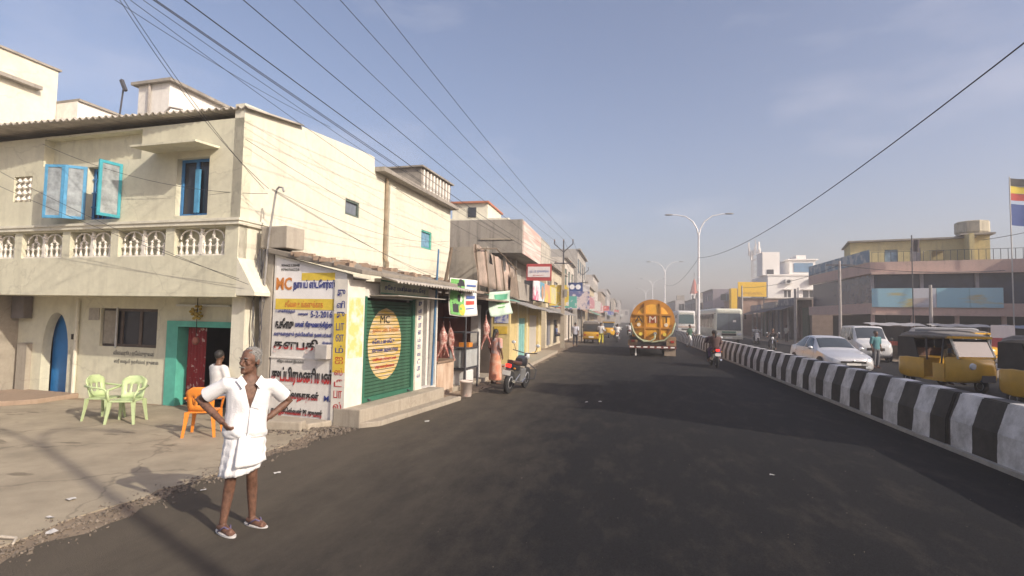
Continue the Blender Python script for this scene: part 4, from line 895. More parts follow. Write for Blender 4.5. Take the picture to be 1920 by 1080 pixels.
MB().box(6.3,8.4,3.4,6,9.0,9.12).build('stair_slab', greyst, PB); MB().lathe([(.95,9.12),(1.1,9.3),(1.1,10.1),(1.0,10.15)], 9, (7.3,4.6,0)).build('water_tank', weathered('tank_stained',(.5,.46,.36),(.1,.09,.08),.8,1.3), PB)
rl = MB()
for i in range(40): rl.box(.1+i*.4,.13+i*.4,.1,.13,6.72,7.5)
rl.box(.1,16,.1,.13,7.47,7.5); rl.build('roof_railing', iron, PB)
FP = [(2.5,'thin iron flagpole with dark pennant on the pink building',8.6,.0),(8.1,'tall flagpole with striped and blue party flags',12.4,.0)]
for i,(x,l,h,_) in enumerate(FP):
    a = R(-15); wx = 18.5+math.cos(a)*x-math.sin(a)*-.6; wy = 45.6+math.sin(a)*x+math.cos(a)*-.6
    e = thing('flagpole', l, 'flagpole', (wx,wy,0))
    MB().tube([(0,0,0),(0,0,h)], .04, 8).build('pole', iron if i == 0 else mat('pole_pale',(.5,.48,.45),.5,.1,4), e)
    def flag(z, w_, h_, m_, nm):
        b = MB(); nx = 12
        for j in range(4):
            for k in range(nx+1): u = k/nx; b.v.append((w_*u, .12*math.sin(u*6+j*.3)*u, z-h_*j/3-.25*u*w_*.5))
        b.f = [(j*(nx+1)+k, j*(nx+1)+k+1, (j+1)*(nx+1)+k+1, (j+1)*(nx+1)+k) for j in range(3) for k in range(nx)]
        b.build(nm, m_, e, smooth=True)
    if i == 0: flag(8.3,.5,.9,mat('flag_dark',(.04,.03,.035),.8,.2,4),'pennant')
    else:
        flag(12.3,1.4,.55,mat('flag_black',(.03,.03,.03),.8,.2,4),'flag_stripe'); flag(11.75,1.4,.5,mat('flag_yellow',(.62,.48,.04),.8,.1,4),'flag_stripe'); flag(11.25,1.4,.5,mat('flag_red',(.42,.04,.03),.8,.1,4),'flag_stripe'); flag(10.5,1.9,1.5,mat('flag_blue',(.03,.07,.24),.8,.15,4),'blue_flag')
# shops between the corner building and the white house
def low_shop(label, x, y0, y1, h, seed):
    q = random.Random(seed); e = thing('low_shop', label, 'shop', (x,y0,0), 0, 'low shaded shops on the far carriageway side'); L = y1-y0
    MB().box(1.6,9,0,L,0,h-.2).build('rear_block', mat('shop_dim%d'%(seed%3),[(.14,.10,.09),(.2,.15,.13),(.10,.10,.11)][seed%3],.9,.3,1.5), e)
    MB().box(0,9,0,L,h-.2,h).build('roof', mat('tin_roof',(.17,.15,.14),.85,.3,2), e)
    for i in range(3): MB().box(0,.18,L*i/2.2,L*i/2.2+.2,0,h-.2).build('post', mat('post_pale',(.35,.32,.3),.8,.2,3), e)
    MB().box(-.12,0,.1,L-.1,h-.75,h-.05).build('fascia', mat('shop_fascia%d'%(seed%4),[(.25,.18,.18),(.12,.13,.16),(.3,.27,.25),(.2,.2,.28)][seed%4],.7,.2,1.5,col2=(.32,.3,.3),mixpos=(.5,.56)), e)
    MB().prism([(0,h-.8),(-1.3,h-1.3),(-1.3,h-1.27),(0,h-.74)], 0, L, 'y').build('awning', mat('awning_dark',(.07,.07,.085),.8,.3,2), e)
    for i in range(2): MB().box(1.4,1.58,L*(.1+.5*i),L*(.4+.5*i),.1,h-1).build('shop_door', mat('shop_door%d'%((seed+i)%3),[(.03,.05,.10),(.05,.09,.06),(.10,.03,.03)][(seed+i)%3],.6,.3,2), e)
low_shop('dim shop with dark awning next to the pink corner building',17.6,61,67,4.6,1); low_shop('shaded shop with pale fascia between dim shop and brown wall',17.4,67.5,73,4.4,2); low_shop('shaded shop with striped board nearest the brown wall',17.2,73.5,79,4.2,3)
BW = thing('brown_gabled_shop', 'brown plastered long shop with flat roof below the white house', 'building', (16.3,80,0)); MB().box(0,12,0,14,0,5.2).build('wall', mat('brown_plaster',(.30,.20,.16),.9,.2,1.2), BW); MB().box(-.2,12.2,-.2,14,5.2,5.32).build('roof', greyst, BW)
for x in (1.4,5.5): MB().box(x,x+.9,-.06,0,2.6,4.2).build('wall_poster', mat('poster_pale',(.5,.4,.38),.8,.2,3), BW)
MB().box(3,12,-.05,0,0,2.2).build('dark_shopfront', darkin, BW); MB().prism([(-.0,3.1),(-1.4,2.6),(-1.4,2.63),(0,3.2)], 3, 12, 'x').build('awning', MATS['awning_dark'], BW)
YB = thing('yellow_billboard', 'yellow advertisement billboard on the brown shop roof', 'billboard', (15.6,79.5,0)); MB().box(0,3.7,0,.15,5.45,7.5).build('panel', mat('billboard_yellow',(.68,.42,.02),.6,.08,3), YB); text('lettering','முத்தூட்',.5,mat('bill_brown',(.3,.14,.03),.7,.1,5),YB,(.4,-.01,5.6),width=3.0,height=.55)
for x in (.3,3.4): MB().box(x-.06,x+.06,.16,.28,3.5,7.4).build('post', iron, YB)
MB().box(-.9,-.1,0,1.5,2.5,6.6).build('yellow_side_panel', MATS['billboard_yellow'], YB)
WH = thing('white_apartment_house', 'bright white flat-roofed house with two air conditioners and roof rooms', 'building', (24.5,100,0))
wht = weathered('white_wash',(.80,.78,.75),(.6,.57,.53),.25,.5)
ww = MB(); ww.wall(0,9.0,0,10.2,0,.3,[(2.6,3.7,6.3,7.5),(5.6,7.6,6.3,7.5),(8.2,8.8,6.9,7.5)]); ww.box(0,.3,.3,12,0,10.2).box(8.7,9,.3,12,0,10.2).box(.3,8.7,11.7,12,0,10.2).box(.3,8.7,.3,11.7,9.9,10.1); ww.build('wall', wht, WH)
MB().box(-.6,2.2,1,5,10.2,14.3).box(4.2,8.4,2.5,9,10.2,13.0).build('roof_room', wht, WH); MB().box(3.9,8.8,2.2,9.3,13.0,13.2).box(-.15,9.15,-.15,.0,10.05,10.3).build('roof_slab', wht, WH); MB().box(5.6,7.2,3.5,7,13.2,14.0).build('roof_tank', wht, WH)
MB().box(4.9,8.0,2.4,2.5,10.9,12.5).build('roof_window', mat('blue_pane',(.12,.22,.34),.2,.2,1.5), WH); MB().box(0.1,1.2,.9,1.0,10.4,11.2).build('roof_door', darkglass, WH)
for (a,b,c,d) in ((2.6,3.7,6.3,7.5),(5.6,7.6,6.3,7.5),(8.2,8.8,6.9,7.5)):
    MB().box(a,b,.15,.2,c,d).build('window', darkglass, WH); MB().box((a+b)/2-.06,(a+b)/2+.06,.1,.15,c,d).build('mullion', wht, WH); MB().box(a-.2,b+.2,-.6,.0,d+.1,d+.2).build('window_shade', wht, WH)
for x in (2.7,6.3):
    o = MB().box(x,x+1.0,-.6,-.02,8.6,9.4).build('air_conditioner', mat('ac_white',(.55,.54,.52),.6,.1,4), WH); MB().lathe([(.02,0),(.3,0),(.3,.02),(.02,.02)], 16, (x+.5,-.63,9.0), 'y').build('fan_grille', darkglass, o)
MB().tube([(4.9,-.06,2),(4.9,-.06,8)], .07, 6).build('drain_pipe', MATS['ac_white'], WH)
CT = thing('cell_tower', 'grey lattice mobile phone mast with panel antennas', 'mast', (31.5,140,0)); ct = MB()
for sx, sy in ((-1,-1),(1,-1),(1,1),(-1,1)): ct.bar((sx*.9,sy*.9,0),(sx*.7,sy*.7,19.5),.16,.16)
for i in range(13):
    z = 1.5*i
    for s in (-1,1): ct.bar((-.9,s*.9,z),(.9,s*.9,z+1.5),.08,.08); ct.bar((.9,s*.9,z),(-.9,s*.9,z+1.5),.08,.08)
ct.build('lattice', mat('mast_grey',(.36,.35,.36),.6,.15,2), CT)
for i in range(10): t = i*.63; MB().obox((1.5*math.cos(t),1.5*math.sin(t),18+1.2*(i%3)), .35,.35,2.0, t).build('panel_antenna', mat('antenna_white',(.62,.61,.6),.5,.1,3), CT)
MB().tube([(0,0,19.5),(0,0,22.2)], .08, 6).build('finial', MATS['mast_grey'], CT)
TT = thing('temple_tower', 'white tower with pointed red roof far down the road', 'tower', (23.3,190,0)); MB().box(-1.2,1.2,-1.2,1.2,0,11).build('shaft', wht, TT); MB().lathe([(1.5,11),(1.35,11.5),(.35,15.6),(.05,16.2)], 8).build('red_spire', mat('spire_red',(.42,.11,.08),.8,.2,2), TT); MB().tube([(0,0,16),(0,0,18.2)], .1, 6).build('finial', iron, TT); MB().box(-1.5,1.5,-1.5,1.5,8.6,8.9).build('cornice', wht, TT)
for x in (-.6,.6): MB().box(x-.3,x+.3,-1.25,-1.19,9.2,10.5).build('belfry_opening', darkglass, TT)
R_ = [('purple grey shop block with tin roof room behind the bus',17,22,110,124,8.2,(.30,.26,.30)),('pale low block beside the red-spired tower',16,25,128,150,7,(.46,.44,.42)),('grey block in the haze right of the road end',14,24,155,185,7.5,(.4,.38,.38)),('dim tan block closing the right row in haze',12,24,205,255,8.5,(.42,.4,.38))]
for i, a in enumerate(R_): street_block(*a, street_x=a[1], seed=60+i, boards=2)
# street line closing far away
for i in range(12):
    e = street_block(['far hazy building with flat roof beyond the road bend','far hazy building with taller roof room beyond the bend'][i%2]+' number of storeys %s'%['two','three'][i%2], -40+i*9, -33+i*9, 300+10*(i%3), 312+10*(i%3), 6+3*(i%2)+rnd.uniform(0,1.5), (.42,.40,.38), -33+i*9, 80+i%3, boards=0)
    e['label'] = ['two-storey flat roofed building closing the far end of the road','three-storey building closing the far end of the road'][i%2]; e['group'] = 'hazy buildings at the road end'
# near right side, out of the picture: the street goes on and throws its shade over the carriageway
OFF = [('tall cream corner building across the carriageway, beside the junction',17,30,3.1,5.6,11.3),('stepped shop building across the carriageway, against the tall corner building',17,30,5.65,12.2,10),('low kiosk row across the carriageway after the stepped building',17.5,28,12.6,17,3.4),('long apartment block across the carriageway beyond the junction',19,32,-40,-12,11),('high block on the side street facing the pink corner building',31,43,26,43,9.6)]
for i,(l,x0,x1,y0,y1,h) in enumerate(OFF): street_block(l, x0,x1,y0,y1,h,(.5,.46,.38),x0,95+i,boards=1)
def rpole(x,y,h,label,arm=False):
    e = thing('roadside_pole', label, 'pole', (x,y,0), 0, 'poles along the far carriageway'); MB().tube([(0,0,0),(0,0,h)], [.13,.09], 8).build('shaft', mat('pole_concrete',(.36,.33,.31),.85,.2,3), e)
    if arm: MB().box(-.9,1.0,-.05,.05,h-.35,h-.25).build('cross_arm', iron, e)
rpole(15.6,43.5,6.6,'concrete pole with cross arm before the pink corner building',True); rpole(15.0,52,5.0,'thin concrete pole beside the dim shops'); rpole(19.5,39.5,4.6,'short lamp pole before the picture hoarding'); rpole(14.6,72,6.5,'concrete pole leaning over the shaded shops')

# roadside stalls under tarpaulins, standing sign
def tarp_stall(label, x, y, rz, col, seed):
    q = random.Random(seed); e = thing('market_stall', label, 'stall', (x,y,0), rz, 'tarpaulin stalls before the pink building')
    for sx in (0,2.4):
        for sy in (0,1.7): MB().tube([(sx,sy,0),(sx,sy,1.9+.15*(sy > 0))], .03, 6).build('pole', wood, e)
    t = MB(); nx, ny = 10, 6
    for j in range(ny+1):
        for i in range(nx+1): u, v_ = i/nx, j/ny; t.v.append((-.2+2.8*u,-.3+2.2*v_,1.92+.16*v_-.12*math.sin(u*math.pi)*math.sin(v_*math.pi)+.03*math.sin(u*17+v_*5)))
    t.f = [(j*(nx+1)+i, j*(nx+1)+i+1, (j+1)*(nx+1)+i+1, (j+1)*(nx+1)+i) for j in range(ny) for i in range(nx)]
    t.build('tarpaulin', mat('tarp_%d'%seed, col, .7, .25, 3), e, smooth=True)
    MB().box(.1,2.3,.2,.9,.0,.75).build('trestle', wood, e)
    for k in range(7):
        c = [(.5,.1,.06),(.55,.4,.05),(.1,.3,.08),(.5,.48,.4),(.2,.12,.3)][q.randint(0,4)]; a = .15+k*.3; MB().box(a,a+.26,.25,.8,.75,.75+q.uniform(.1,.3)).build('goods_crate', mat('goods_%d'%int(c[0]*100), c, .7, .3, 9), e)
tarp_stall('stall under grey tarpaulin next to the parked van', 14.6,35.6, R(-10), (.34,.33,.34), 1); tarp_stall('stall under pale tarpaulin before the picture hoarding', 18.2,36.4, R(-18), (.42,.4,.38), 2); tarp_stall('stall under faded blue tarpaulin by the flagpole', 21.6,36.0, R(-20), (.2,.24,.32), 3)
SS = thing('standing_sign', 'red and white upright signboard standing among the far stalls', 'sign', (17.4,29.3,0), R(-25)); MB().box(-.42,.42,-.04,.04,.5,2.05).build('panel', mat('sign_white_face',(.6,.57,.6),.6,.1,3), SS); MB().box(-.40,.40,-.055,-.041,1.0,1.45).build('red_field', mat('sign_red_field',(.32,.05,.07),.6,.15,3), SS)
for x in (-.36,.36): MB().tube([(x,0,0),(x,0,2.1)], .025, 6).build('leg', iron, SS)
# ================================================================== vehicles
rubber = mat('tyre_rubber',(.02,.02,.021),.85,.2,10); steel = mat('wheel_steel',(.35,.35,.36),.4,.15,8,metal=.6); chrome = mat('chrome',(.6,.6,.6),.2,.05,5,metal=.9)
lampglass = mat('headlamp_glass',(.62,.64,.66),.15,.1,5); redlamp = mat('tail_lamp',(.5,.02,.02),.3,.1,5,emit=((1,.03,.02),1.6)); dullred = mat('dull_tail_lamp',(.35,.03,.02),.3,.1,5); plate = mat('number_plate',(.72,.70,.66),.6,.05,5); winglass = mat('vehicle_glass',(.05,.06,.07),.08,.15,2,spec=.8)
def wheel(parent, x, y, r, w_, nm='wheel', rim=steel):
    t = MB().lathe([(r*.55,-w_/2*.8),(r*.9,-w_/2),(r*.98,-w_/2*.7),(r,0),(r*.98,w_/2*.7),(r*.9,w_/2),(r*.55,w_/2*.8)], 22, (0,0,0), 'x').build(nm, rubber, parent, smooth=True, loc=(x,y,r))
    MB().lathe([(.02,-w_/2*.6),(r*.3,-w_/2*.75),(r*.56,-w_/2*.85),(r*.56,w_/2*.85),(r*.3,w_/2*.75),(.02,w_/2*.6)], 16, (0,0,0), 'x').build('rim', rim, t, smooth=True)
    return t
def sect(y, hw, zb, zt, rnd_=.12, tw=None):
    """rounded cross-section in x-z at station y"""
    tw = hw if tw is None else tw; c = min(rnd_, (zt-zb)/2.2, hw/2.2)
    r_ = [(hw-c*.6,zb),(hw-c*.2,zb+c*.25),(hw,zb+c*.8),(hw,(zb+zt)/2),(tw,zt-c),(tw-c*.12,zt-c*.5),(tw-c*.5,zt-c*.12),(tw-c,zt)]
    return [(a,y,b) for a,b in r_]+[(-a,y,b) for a,b in reversed(r_)]
def loft(stations, name, material, parent, bevel=0, sub=1):
    o = MB().rings(stations).build(name, material, parent, angle=R(50))
    return o
autoyel = mat('auto_yellow',(.58,.32,.02),.35,.1,4,coat=.4); canvas = mat('canopy_black',(.035,.032,.03),.7,.3,3); seatm = mat('seat_vinyl',(.09,.04,.03),.5,.2,5)
def autorickshaw(label, loc, rz, group=None):
    e = thing('auto_rickshaw', label, 'auto rickshaw', loc, rz, group)
    loft([sect(-1.38,.14,.52,.80,.1,.12),sect(-1.36,.22,.45,.88,.12,.19),sect(-1.31,.30,.38,.95,.12,.27),sect(-1.22,.38,.34,1.0,.12,.35),sect(-1.1,.46,.31,1.03,.12,.43),sect(-.95,.54,.29,1.05,.1,.52),sect(-.8,.60,.28,1.05,.08,.58),sect(-.62,.63,.28,1.04,.06,.62),sect(-.56,.63,.28,1.02,.05,.62)],'front_cowl',autoyel,e)
    MB().box(-.62,.62,-.6,.35,.27,.36).build('floor_pan', autoyel, e)
    loft([sect(.2,.66,.3,.95,.04),sect(.9,.67,.28,.98,.06),sect(1.22,.66,.32,.97,.08),sect(1.32,.63,.37,.94,.1),sect(1.37,.56,.44,.88,.1)],'rear_body',autoyel,e)
    for s in (-1,1): MB().box(s*.64-.02,s*.64+.02,-.58,-.15,.36,.82).build('side_panel', autoyel, e)
    loft([sect(-.78,.60,1.60,1.68,.03,.55),sect(-.6,.64,1.60,1.74,.06,.56),sect(.2,.66,1.58,1.80,.08,.58),sect(1.0,.66,1.55,1.78,.08,.58),sect(1.32,.62,1.5,1.70,.06,.54)],'canopy_roof',mat('canopy_top',(.20,.18,.16),.75,.25,3),e)
    for s in (-1,1):
        MB().prism([(.42,.95),(1.33,.93),(1.30,1.6),(.62,1.6)], s*.64-.015, s*.64+.015, 'x').build('canopy_side', canvas, e)
        MB().bar((s*.56,-1.0,1.0),(s*.56,-.72,1.63),.05,.05).build('windscreen_pillar', mat('pillar_pale',(.55,.53,.45),.5,.1,4), e)
        MB().bar((s*.63,.1,.9),(s*.63,.12,1.6),.035,.035).build('side_post', iron, e)
        MB().bar((s*.63,-.45,.8),(s*.62,-.55,1.6),.035,.035).build('side_post', iron, e)
        MB().tube([(s*.6,-.95,1.1),(s*.78,-.98,1.22)], .01, 5).obox((s*.82,-.98,1.25),.12,.03,.15).build('mirror', darkglass, e)
        MB().lathe([(.02,-.06),(.085,-.05),(.1,.0),(.02,.03)], 14, (s*.36,-1.24,.80), 'y').build('headlight', lampglass, e)
        MB().box(s*.5-.07,s*.5+.07,1.37,1.4,.62,.74).build('tail_light', dullred, e)
    MB().prism([(-1.0,1.05),(-.985,1.05),(-.73,1.58),(-.745,1.58)], -.53, .53, 'x').build('windscreen', winglass, e)
    MB().bar((-.56,-1.0,1.04),(.56,-1.0,1.04),.05,.05).build('windscreen_sill', autoyel, e); MB().box(-.62,.62,-.86,-.6,1.60,1.67).build('visor', autoyel, e)
    MB().box(-.6,.6,1.31,1.35,.95,1.55).build('rear_flap', canvas, e); MB().box(-.32,.32,1.345,1.36,1.15,1.42).build('rear_window', winglass, e)
    MB().box(-.55,.55,.5,1.0,.4,.75).box(-.55,.55,.95,1.1,.7,1.25).build('passenger_seat', seatm, e); MB().box(-.3,.3,-.3,-.02,.4,.72).build('driver_seat', seatm, e)
    MB().tube([(-.3,-.72,1.08),(0,-.78,1.0),(.3,-.72,1.08)], .018, 6).build('handlebar', iron, e)
    MB().rings([[(x*.2,-1.30+.0*z,z) for x in (-1,1)]+[(x*.2,-1.38,z) for x in (1,-1)] for z in (.35,.55)]).build('front_mudguard', iron, e)
    MB().box(-.2,.2,1.375,1.39,.46,.58).build('number_plate', plate, e)
    wheel(e,0,-1.12,.22,.11); wheel(e,-.56,.95,.22,.11); wheel(e,.56,.95,.22,.11)
    return e
autorickshaw('yellow auto rickshaw with dark canopy and pale windscreen across the barrier', (10.1,19.5,0), R(13))
autorickshaw('yellow auto rickshaw directly in front of the one with the pale windscreen', (10.15,14.7,0), R(8))
autorickshaw('yellow and black auto rickshaw stopped on the shop side by the striped shirt man', (-2.55,44.5,0), R(180))
autorickshaw('yellow auto rickshaw facing down the road beyond the person in yellow wrap', (-1.6,58,0), R(2))
autorickshaw('dark hooded auto rickshaw parked by the far shops, near the picture hoarding', (16.3,30.2,0), R(30))
# cars built from one body surface; panes lie a few mm proud of it
def crom(tab, t):
    ys = [r[0] for r in tab]; t = min(max(t,ys[0]),ys[-1]); i = max(0,min(len(ys)-2,sum(1 for y in ys if y <= t)-1)); u = (t-ys[i])/(ys[i+1]-ys[i])
    p0, p1, p2, p3 = tab[max(i-1,0)], tab[i], tab[i+1], tab[min(i+2,len(tab)-1)]
    o = []
    for k in range(1,len(p1)):
        m1 = (p2[k]-p0[k])/max(1e-6,p2[0]-p0[0])*(p2[0]-p1[0]); m2 = (p3[k]-p1[k])/max(1e-6,p3[0]-p1[0])*(p2[0]-p1[0])
        if (p2[k]-p1[k])*(p1[k]-p0[k]) <= 0: m1 = 0
        if (p3[k]-p2[k])*(p2[k]-p1[k]) <= 0: m2 = 0
        u2, u3 = u*u, u*u*u; o.append((2*u3-3*u2+1)*p1[k]+(u3-2*u2+u)*m1+(-2*u3+3*u2)*p2[k]+(u3-u2)*m2)
    return o
def car_point(tab, y, v):
    """v 0 (under the sill) .. 10 (roof centre line)"""
    w1, zb, belt, w2, zt, w3 = crom(tab, y); ml = zb+(belt-zb)*.45
    P_ = [(0,zb),(w1*.86,zb),(w1*.97,zb+.07),(w1,ml-.06),(w1*.995,ml+.1),(w2,belt),(lerp(w2,w3,.5)+.012,lerp(belt,zt,.5)),(w3,zt-.035),(w3*.86,zt-.004),(w3*.45,zt+.012),(0,zt+.016)]
    i = min(int(v),9); f = v-i; return Vector((lerp(P_[i][0],P_[i+1][0],f), y, lerp(P_[i][1],P_[i+1][1],f)))
def car_shell(tab, name, material, parent, n=64):
    y0, y1 = tab[0][0], tab[-1][0]; rs = []
    for k in range(n+1):
        y = lerp(y0,y1,k/n); half = [car_point(tab,y,v_) for v_ in (0,1,2,3,4,5,6,7,7.5,8,9,10)]
        rs.append(half+[Vector((-p.x,p.y,p.z)) for p in reversed(half[1:-1])])
    return MB().rings(rs).build(name, material, parent, angle=R(38))
def car_patch(tab, name, material, parent, u0, u1, v0, v1, side, off=.005, n=12, both=False, slant=(0,0)):
    g = MB(); m = 8
    for j in range(m+1):
        fv = j/m; a = u0+slant[0]*fv; b = u1+slant[1]*fv
        for i in range(n+1):
            y = lerp(a,b,i/n); v_ = lerp(v0,v1,fv)
            p = car_point(tab,y,v_); q = car_point(tab,y+.02,v_); r = car_point(tab,y,min(v_+.05,10)) if v_ < 9.9 else car_point(tab,y,v_)-Vector((.02,0,0)); nn = (q-p).cross(r-p)
            nn = nn.normalized() if nn.length > 1e-9 else Vector((0,0,1))
            if nn.x < 0 or (abs(nn.x) < .05 and nn.z < 0): nn = -nn
            if nn.z < -.2: nn = -nn
            p = p+nn*off; g.v.append((p.x*side,p.y,p.z))
    g.f = [(j*(n+1)+i, j*(n+1)+i+1, (j+1)*(n+1)+i+1, (j+1)*(n+1)+i) for j in range(m) for i in range(n)]
    return g.build(name, material, parent, smooth=True)
def screen_patch(tab, name, material, parent, u0, u1, v0, off=.005, n=10):
    g = MB(); vs = [lerp(v0,10,k/8) for k in range(9)]; row = [(v_,1) for v_ in vs]+[(v_,-1) for v_ in reversed(vs[:-1])]
    for i in range(n+1):
        y = lerp(u0,u1,i/n)
        for v_, sd_ in row: p = car_point(tab,y,v_); s0 = car_point(tab,y+.03,10).z-car_point(tab,y-.03,10).z; nn = Vector((0,-s0,.06)).normalized(); g.v.append((p.x*sd_,p.y+nn.y*off,p.z+nn.z*off))
    k = len(row); g.f = [(i*k+j,i*k+j+1,(i+1)*k+j+1,(i+1)*k+j) for i in range(n) for j in range(k-1)]
    return g.build(name, material, parent, smooth=True)
def car_common(e, tab, paint, wheels, r, halfw):
    for x, y in wheels:
        wheel(e,x,y,r,.2); s = 1 if x > 0 else -1
        MB().lathe([(r*.98,-.01),(r+.06,-.01),(r+.06,.012),(r*.98,.012)], 24, (s*(halfw+.004),y,r+.01), 'x').build('wheel_arch', canvas, e)
def saloon(label, loc, rz, paint):
    e = thing('saloon_car', label, 'car', loc, rz)
    # y, half width, underside, belt, belt half width, top, top half width
    T = [(-2.2,.50,.36,.56,.46,.60,.36),(-2.16,.66,.25,.62,.62,.67,.52),(-2.0,.79,.22,.68,.74,.735,.62),(-1.6,.86,.2,.78,.80,.83,.68),(-1.05,.875,.2,.88,.81,.925,.68),(-.9,.875,.2,.905,.81,.98,.68),(-.2,.88,.2,.93,.815,1.385,.58),(.2,.88,.2,.94,.815,1.455,.575),(.75,.88,.2,.95,.81,1.44,.57),(1.15,.88,.21,.965,.80,1.33,.58),(1.7,.865,.23,.98,.78,1.04,.64),(2.05,.80,.27,.95,.74,1.02,.62),(2.2,.68,.4,.86,.62,.92,.5)]
    car_shell(T,'body',paint,e)
    screen_patch(T,'windscreen',winglass,e,-.84,-.22,7.25); screen_patch(T,'rear_window',winglass,e,1.2,1.66,7.3)
    for s in (-1,1):
        car_patch(T,'side_window',winglass,e,-.62,.28,5.15,6.85,s,slant=(.40,0)); car_patch(T,'side_window',winglass,e,.36,1.42,5.15,6.85,s,slant=(0,-.34))
        MB().ell((s*.95,-.70,.99),.10,.07,.07,12,8).build('wing_mirror', paint, e, smooth=True)
        car_patch(T,'headlight',lampglass,e,-2.12,-1.62,4.35,5.1,s,.006,slant=(.02,.1)); car_patch(T,'tail_light',dullred,e,2.0,2.17,4.3,5.1,s,.006)
        MB().box(s*.52-.1,s*.52+.1,-2.215,-2.12,.32,.40).build('fog_lamp', lampglass, e)
        for y in (.1,1.05): MB().box(s*.876-.012,s*.876+.012,y,y+.16,.80,.825).build('door_handle', chrome, e)
        for y in (-.72,.32,1.2): car_patch(T,'door_gap',darkin,e,y,y+.012,2.2,5.0,s,.002,n=2)
    MB().box(-.44,.44,-2.215,-2.15,.50,.57).build('upper_grille', darkin, e); MB().prism([(-.42,.27),(.42,.27),(.5,.42),(-.5,.42)], -2.21, -2.1, 'y').build('lower_grille', darkin, e); MB().box(-.25,.25,-2.235,-2.205,.42,.50).build('number_plate', plate, e); MB().ell((0,-2.22,.585),.06,.015,.03,10,6).build('badge', chrome, e)
    car_common(e,T,paint,((-.79,-1.38),(.79,-1.38),(-.79,1.32),(.79,1.32)),.31,.875)
    return e
silver = mat('silver_paint',(.56,.56,.58),.3,.03,3,metal=.25,coat=.6)
saloon('silver saloon car driving beyond the striped barrier, ahead of the white van', (8.35,24.6,0), R(3), silver)
def van(label, loc, rz, paint):
    e = thing('passenger_van', label, 'van', loc, rz)
    T = [(-2.2,.6,.4,.78,.56,.84,.46),(-2.12,.76,.3,.90,.7,.96,.58),(-1.75,.83,.25,1.02,.77,1.08,.66),(-1.5,.84,.25,1.06,.79,1.16,.68),(-.85,.85,.25,1.10,.80,1.78,.66),(-.5,.85,.25,1.1,.80,1.86,.67),(1.6,.85,.25,1.1,.80,1.86,.68),(2.0,.84,.27,1.08,.79,1.78,.66),(2.12,.8,.35,1.05,.75,1.6,.62)]
    car_shell(T,'body',paint,e); screen_patch(T,'windscreen',winglass,e,-1.44,-.86,7.2)
    for s in (-1,1):
        for a,b,sl in ((-1.2,-.3,(.45,0)),(-.2,.75,(0,0)),(.85,1.85,(0,-.05))): car_patch(T,'side_window',winglass,e,a,b,5.15,6.8,s,slant=sl)
        car_patch(T,'headlight',lampglass,e,-2.13,-1.9,4.3,5.0,s,.006); MB().ell((s*.97,-1.2,1.18),.09,.06,.1,12,8).build('wing_mirror', canvas, e, smooth=True)
    MB().box(-.4,.4,-2.22,-2.15,.6,.74).build('grille', darkin, e); MB().box(-.25,.25,-2.235,-2.19,.45,.55).build('number_plate', plate, e)
    car_common(e,T,paint,((-.76,-1.4),(.76,-1.4),(-.76,1.3),(.76,1.3)),.31,.85)
    return e
van('white passenger van parked at the far kerb before the pink building', (13.2,33.5,0), R(-8), mat('van_white',(.62,.62,.62),.35,.05,3,coat=.4))
van('pale van half hidden behind the leading auto rickshaw by the picture hoarding', (17.8,33.5,0), R(60), mat('van_cream',(.42,.41,.40),.4,.05,3))
def coach(label, loc, rz, w_, h, L, paint, screen, truck=False):
    e = thing('lorry' if truck else 'coach', label, 'lorry' if truck else 'bus', loc, rz); hw = w_/2
    st = [(0,.9,.45,h-.1,.86),(.06,.97,.36,h-.03,.93),(.3,1,.34,h,.97),(L-.2,1,.34,h,.97),(L,.97,.4,h-.08,.94)]
    loft([sect(y,hw*a,zb,zt,.2,hw*b) for y,a,zb,zt,b in st],'body',paint,e,sub=1)
    z0, z1 = (1.15,h-.45) if not truck else (1.55,h-.55)
    MB().prism([(-hw*.84,z0),(hw*.84,z0),(hw*.8,z1),(-hw*.8,z1)], -.045, .06, 'y').build('windscreen', screen, e)
    if not truck: MB().box(-.015,.015,-.06,-.045,z0,z1).build('screen_divider', darkin, e)
    MB().box(-hw*.78,hw*.78,-.06,.05,z1+.08,z1+.28).build('destination_board', mat('dest_pale',(.55,.55,.48),.5,.1,4), e)
    for s in (-1,1):
        MB().box(s*hw*.72-.17,s*hw*.72+.17,-.06,.03,.72,.90).build('headlight', lampglass, e); MB().obox((s*(hw+.16),-.05,z1-.3),.14,.1,.42).build('wing_mirror', darkin, e); MB().tube([(s*hw*.9,.02,z1),(s*(hw+.16),-.05,z1-.1)], .02, 5).build('mirror_arm', darkin, e); MB().box(s*hw*.55-.28,s*hw*.55+.01,-.065,-.046,z0+.03,z0+.06).build('wiper', darkin, e)
        for i in range(5):
            if not truck: a = .8+i*(L-1.4)/5; MB().box(s*hw*.985-.02,s*hw*.985+.02,a,a+(L-1.6)/5-.1,1.35,h-.5).build('side_window', winglass, e)
    MB().box(-hw*.5,hw*.5,-.06,.03,.66,.86).build('grille', darkin, e); MB().box(-hw*.96,hw*.96,-.1,.08,.36,.58).build('bumper', mat('bumper_%s'%('g' if truck else 'w'),(.5,.48,.4) if not truck else (.6,.58,.55),.5,.15,3), e, bevel=.02); MB().box(-.28,.28,-.115,-.101,.42,.54).build('number_plate', plate, e)
    if truck: MB().box(-hw*.9,hw*.9,-.05,.04,.98,1.2).build('front_panel', mat('lorry_trim',(.45,.35,.3),.6,.2,3), e)
    else: MB().box(-.6,.6,-.055,.03,.9,1.06).build('name_strip', mat('bus_strip',(.1,.2,.14),.6,.3,6), e); MB().box(.35,.62,-.05,-.046,1.9,2.1).build('windscreen_sticker', plate, e)
    for x in (-hw+.16,hw-.16):
        for y in (1.6,L-2): wheel(e,x,y,.47,.26)
    return e
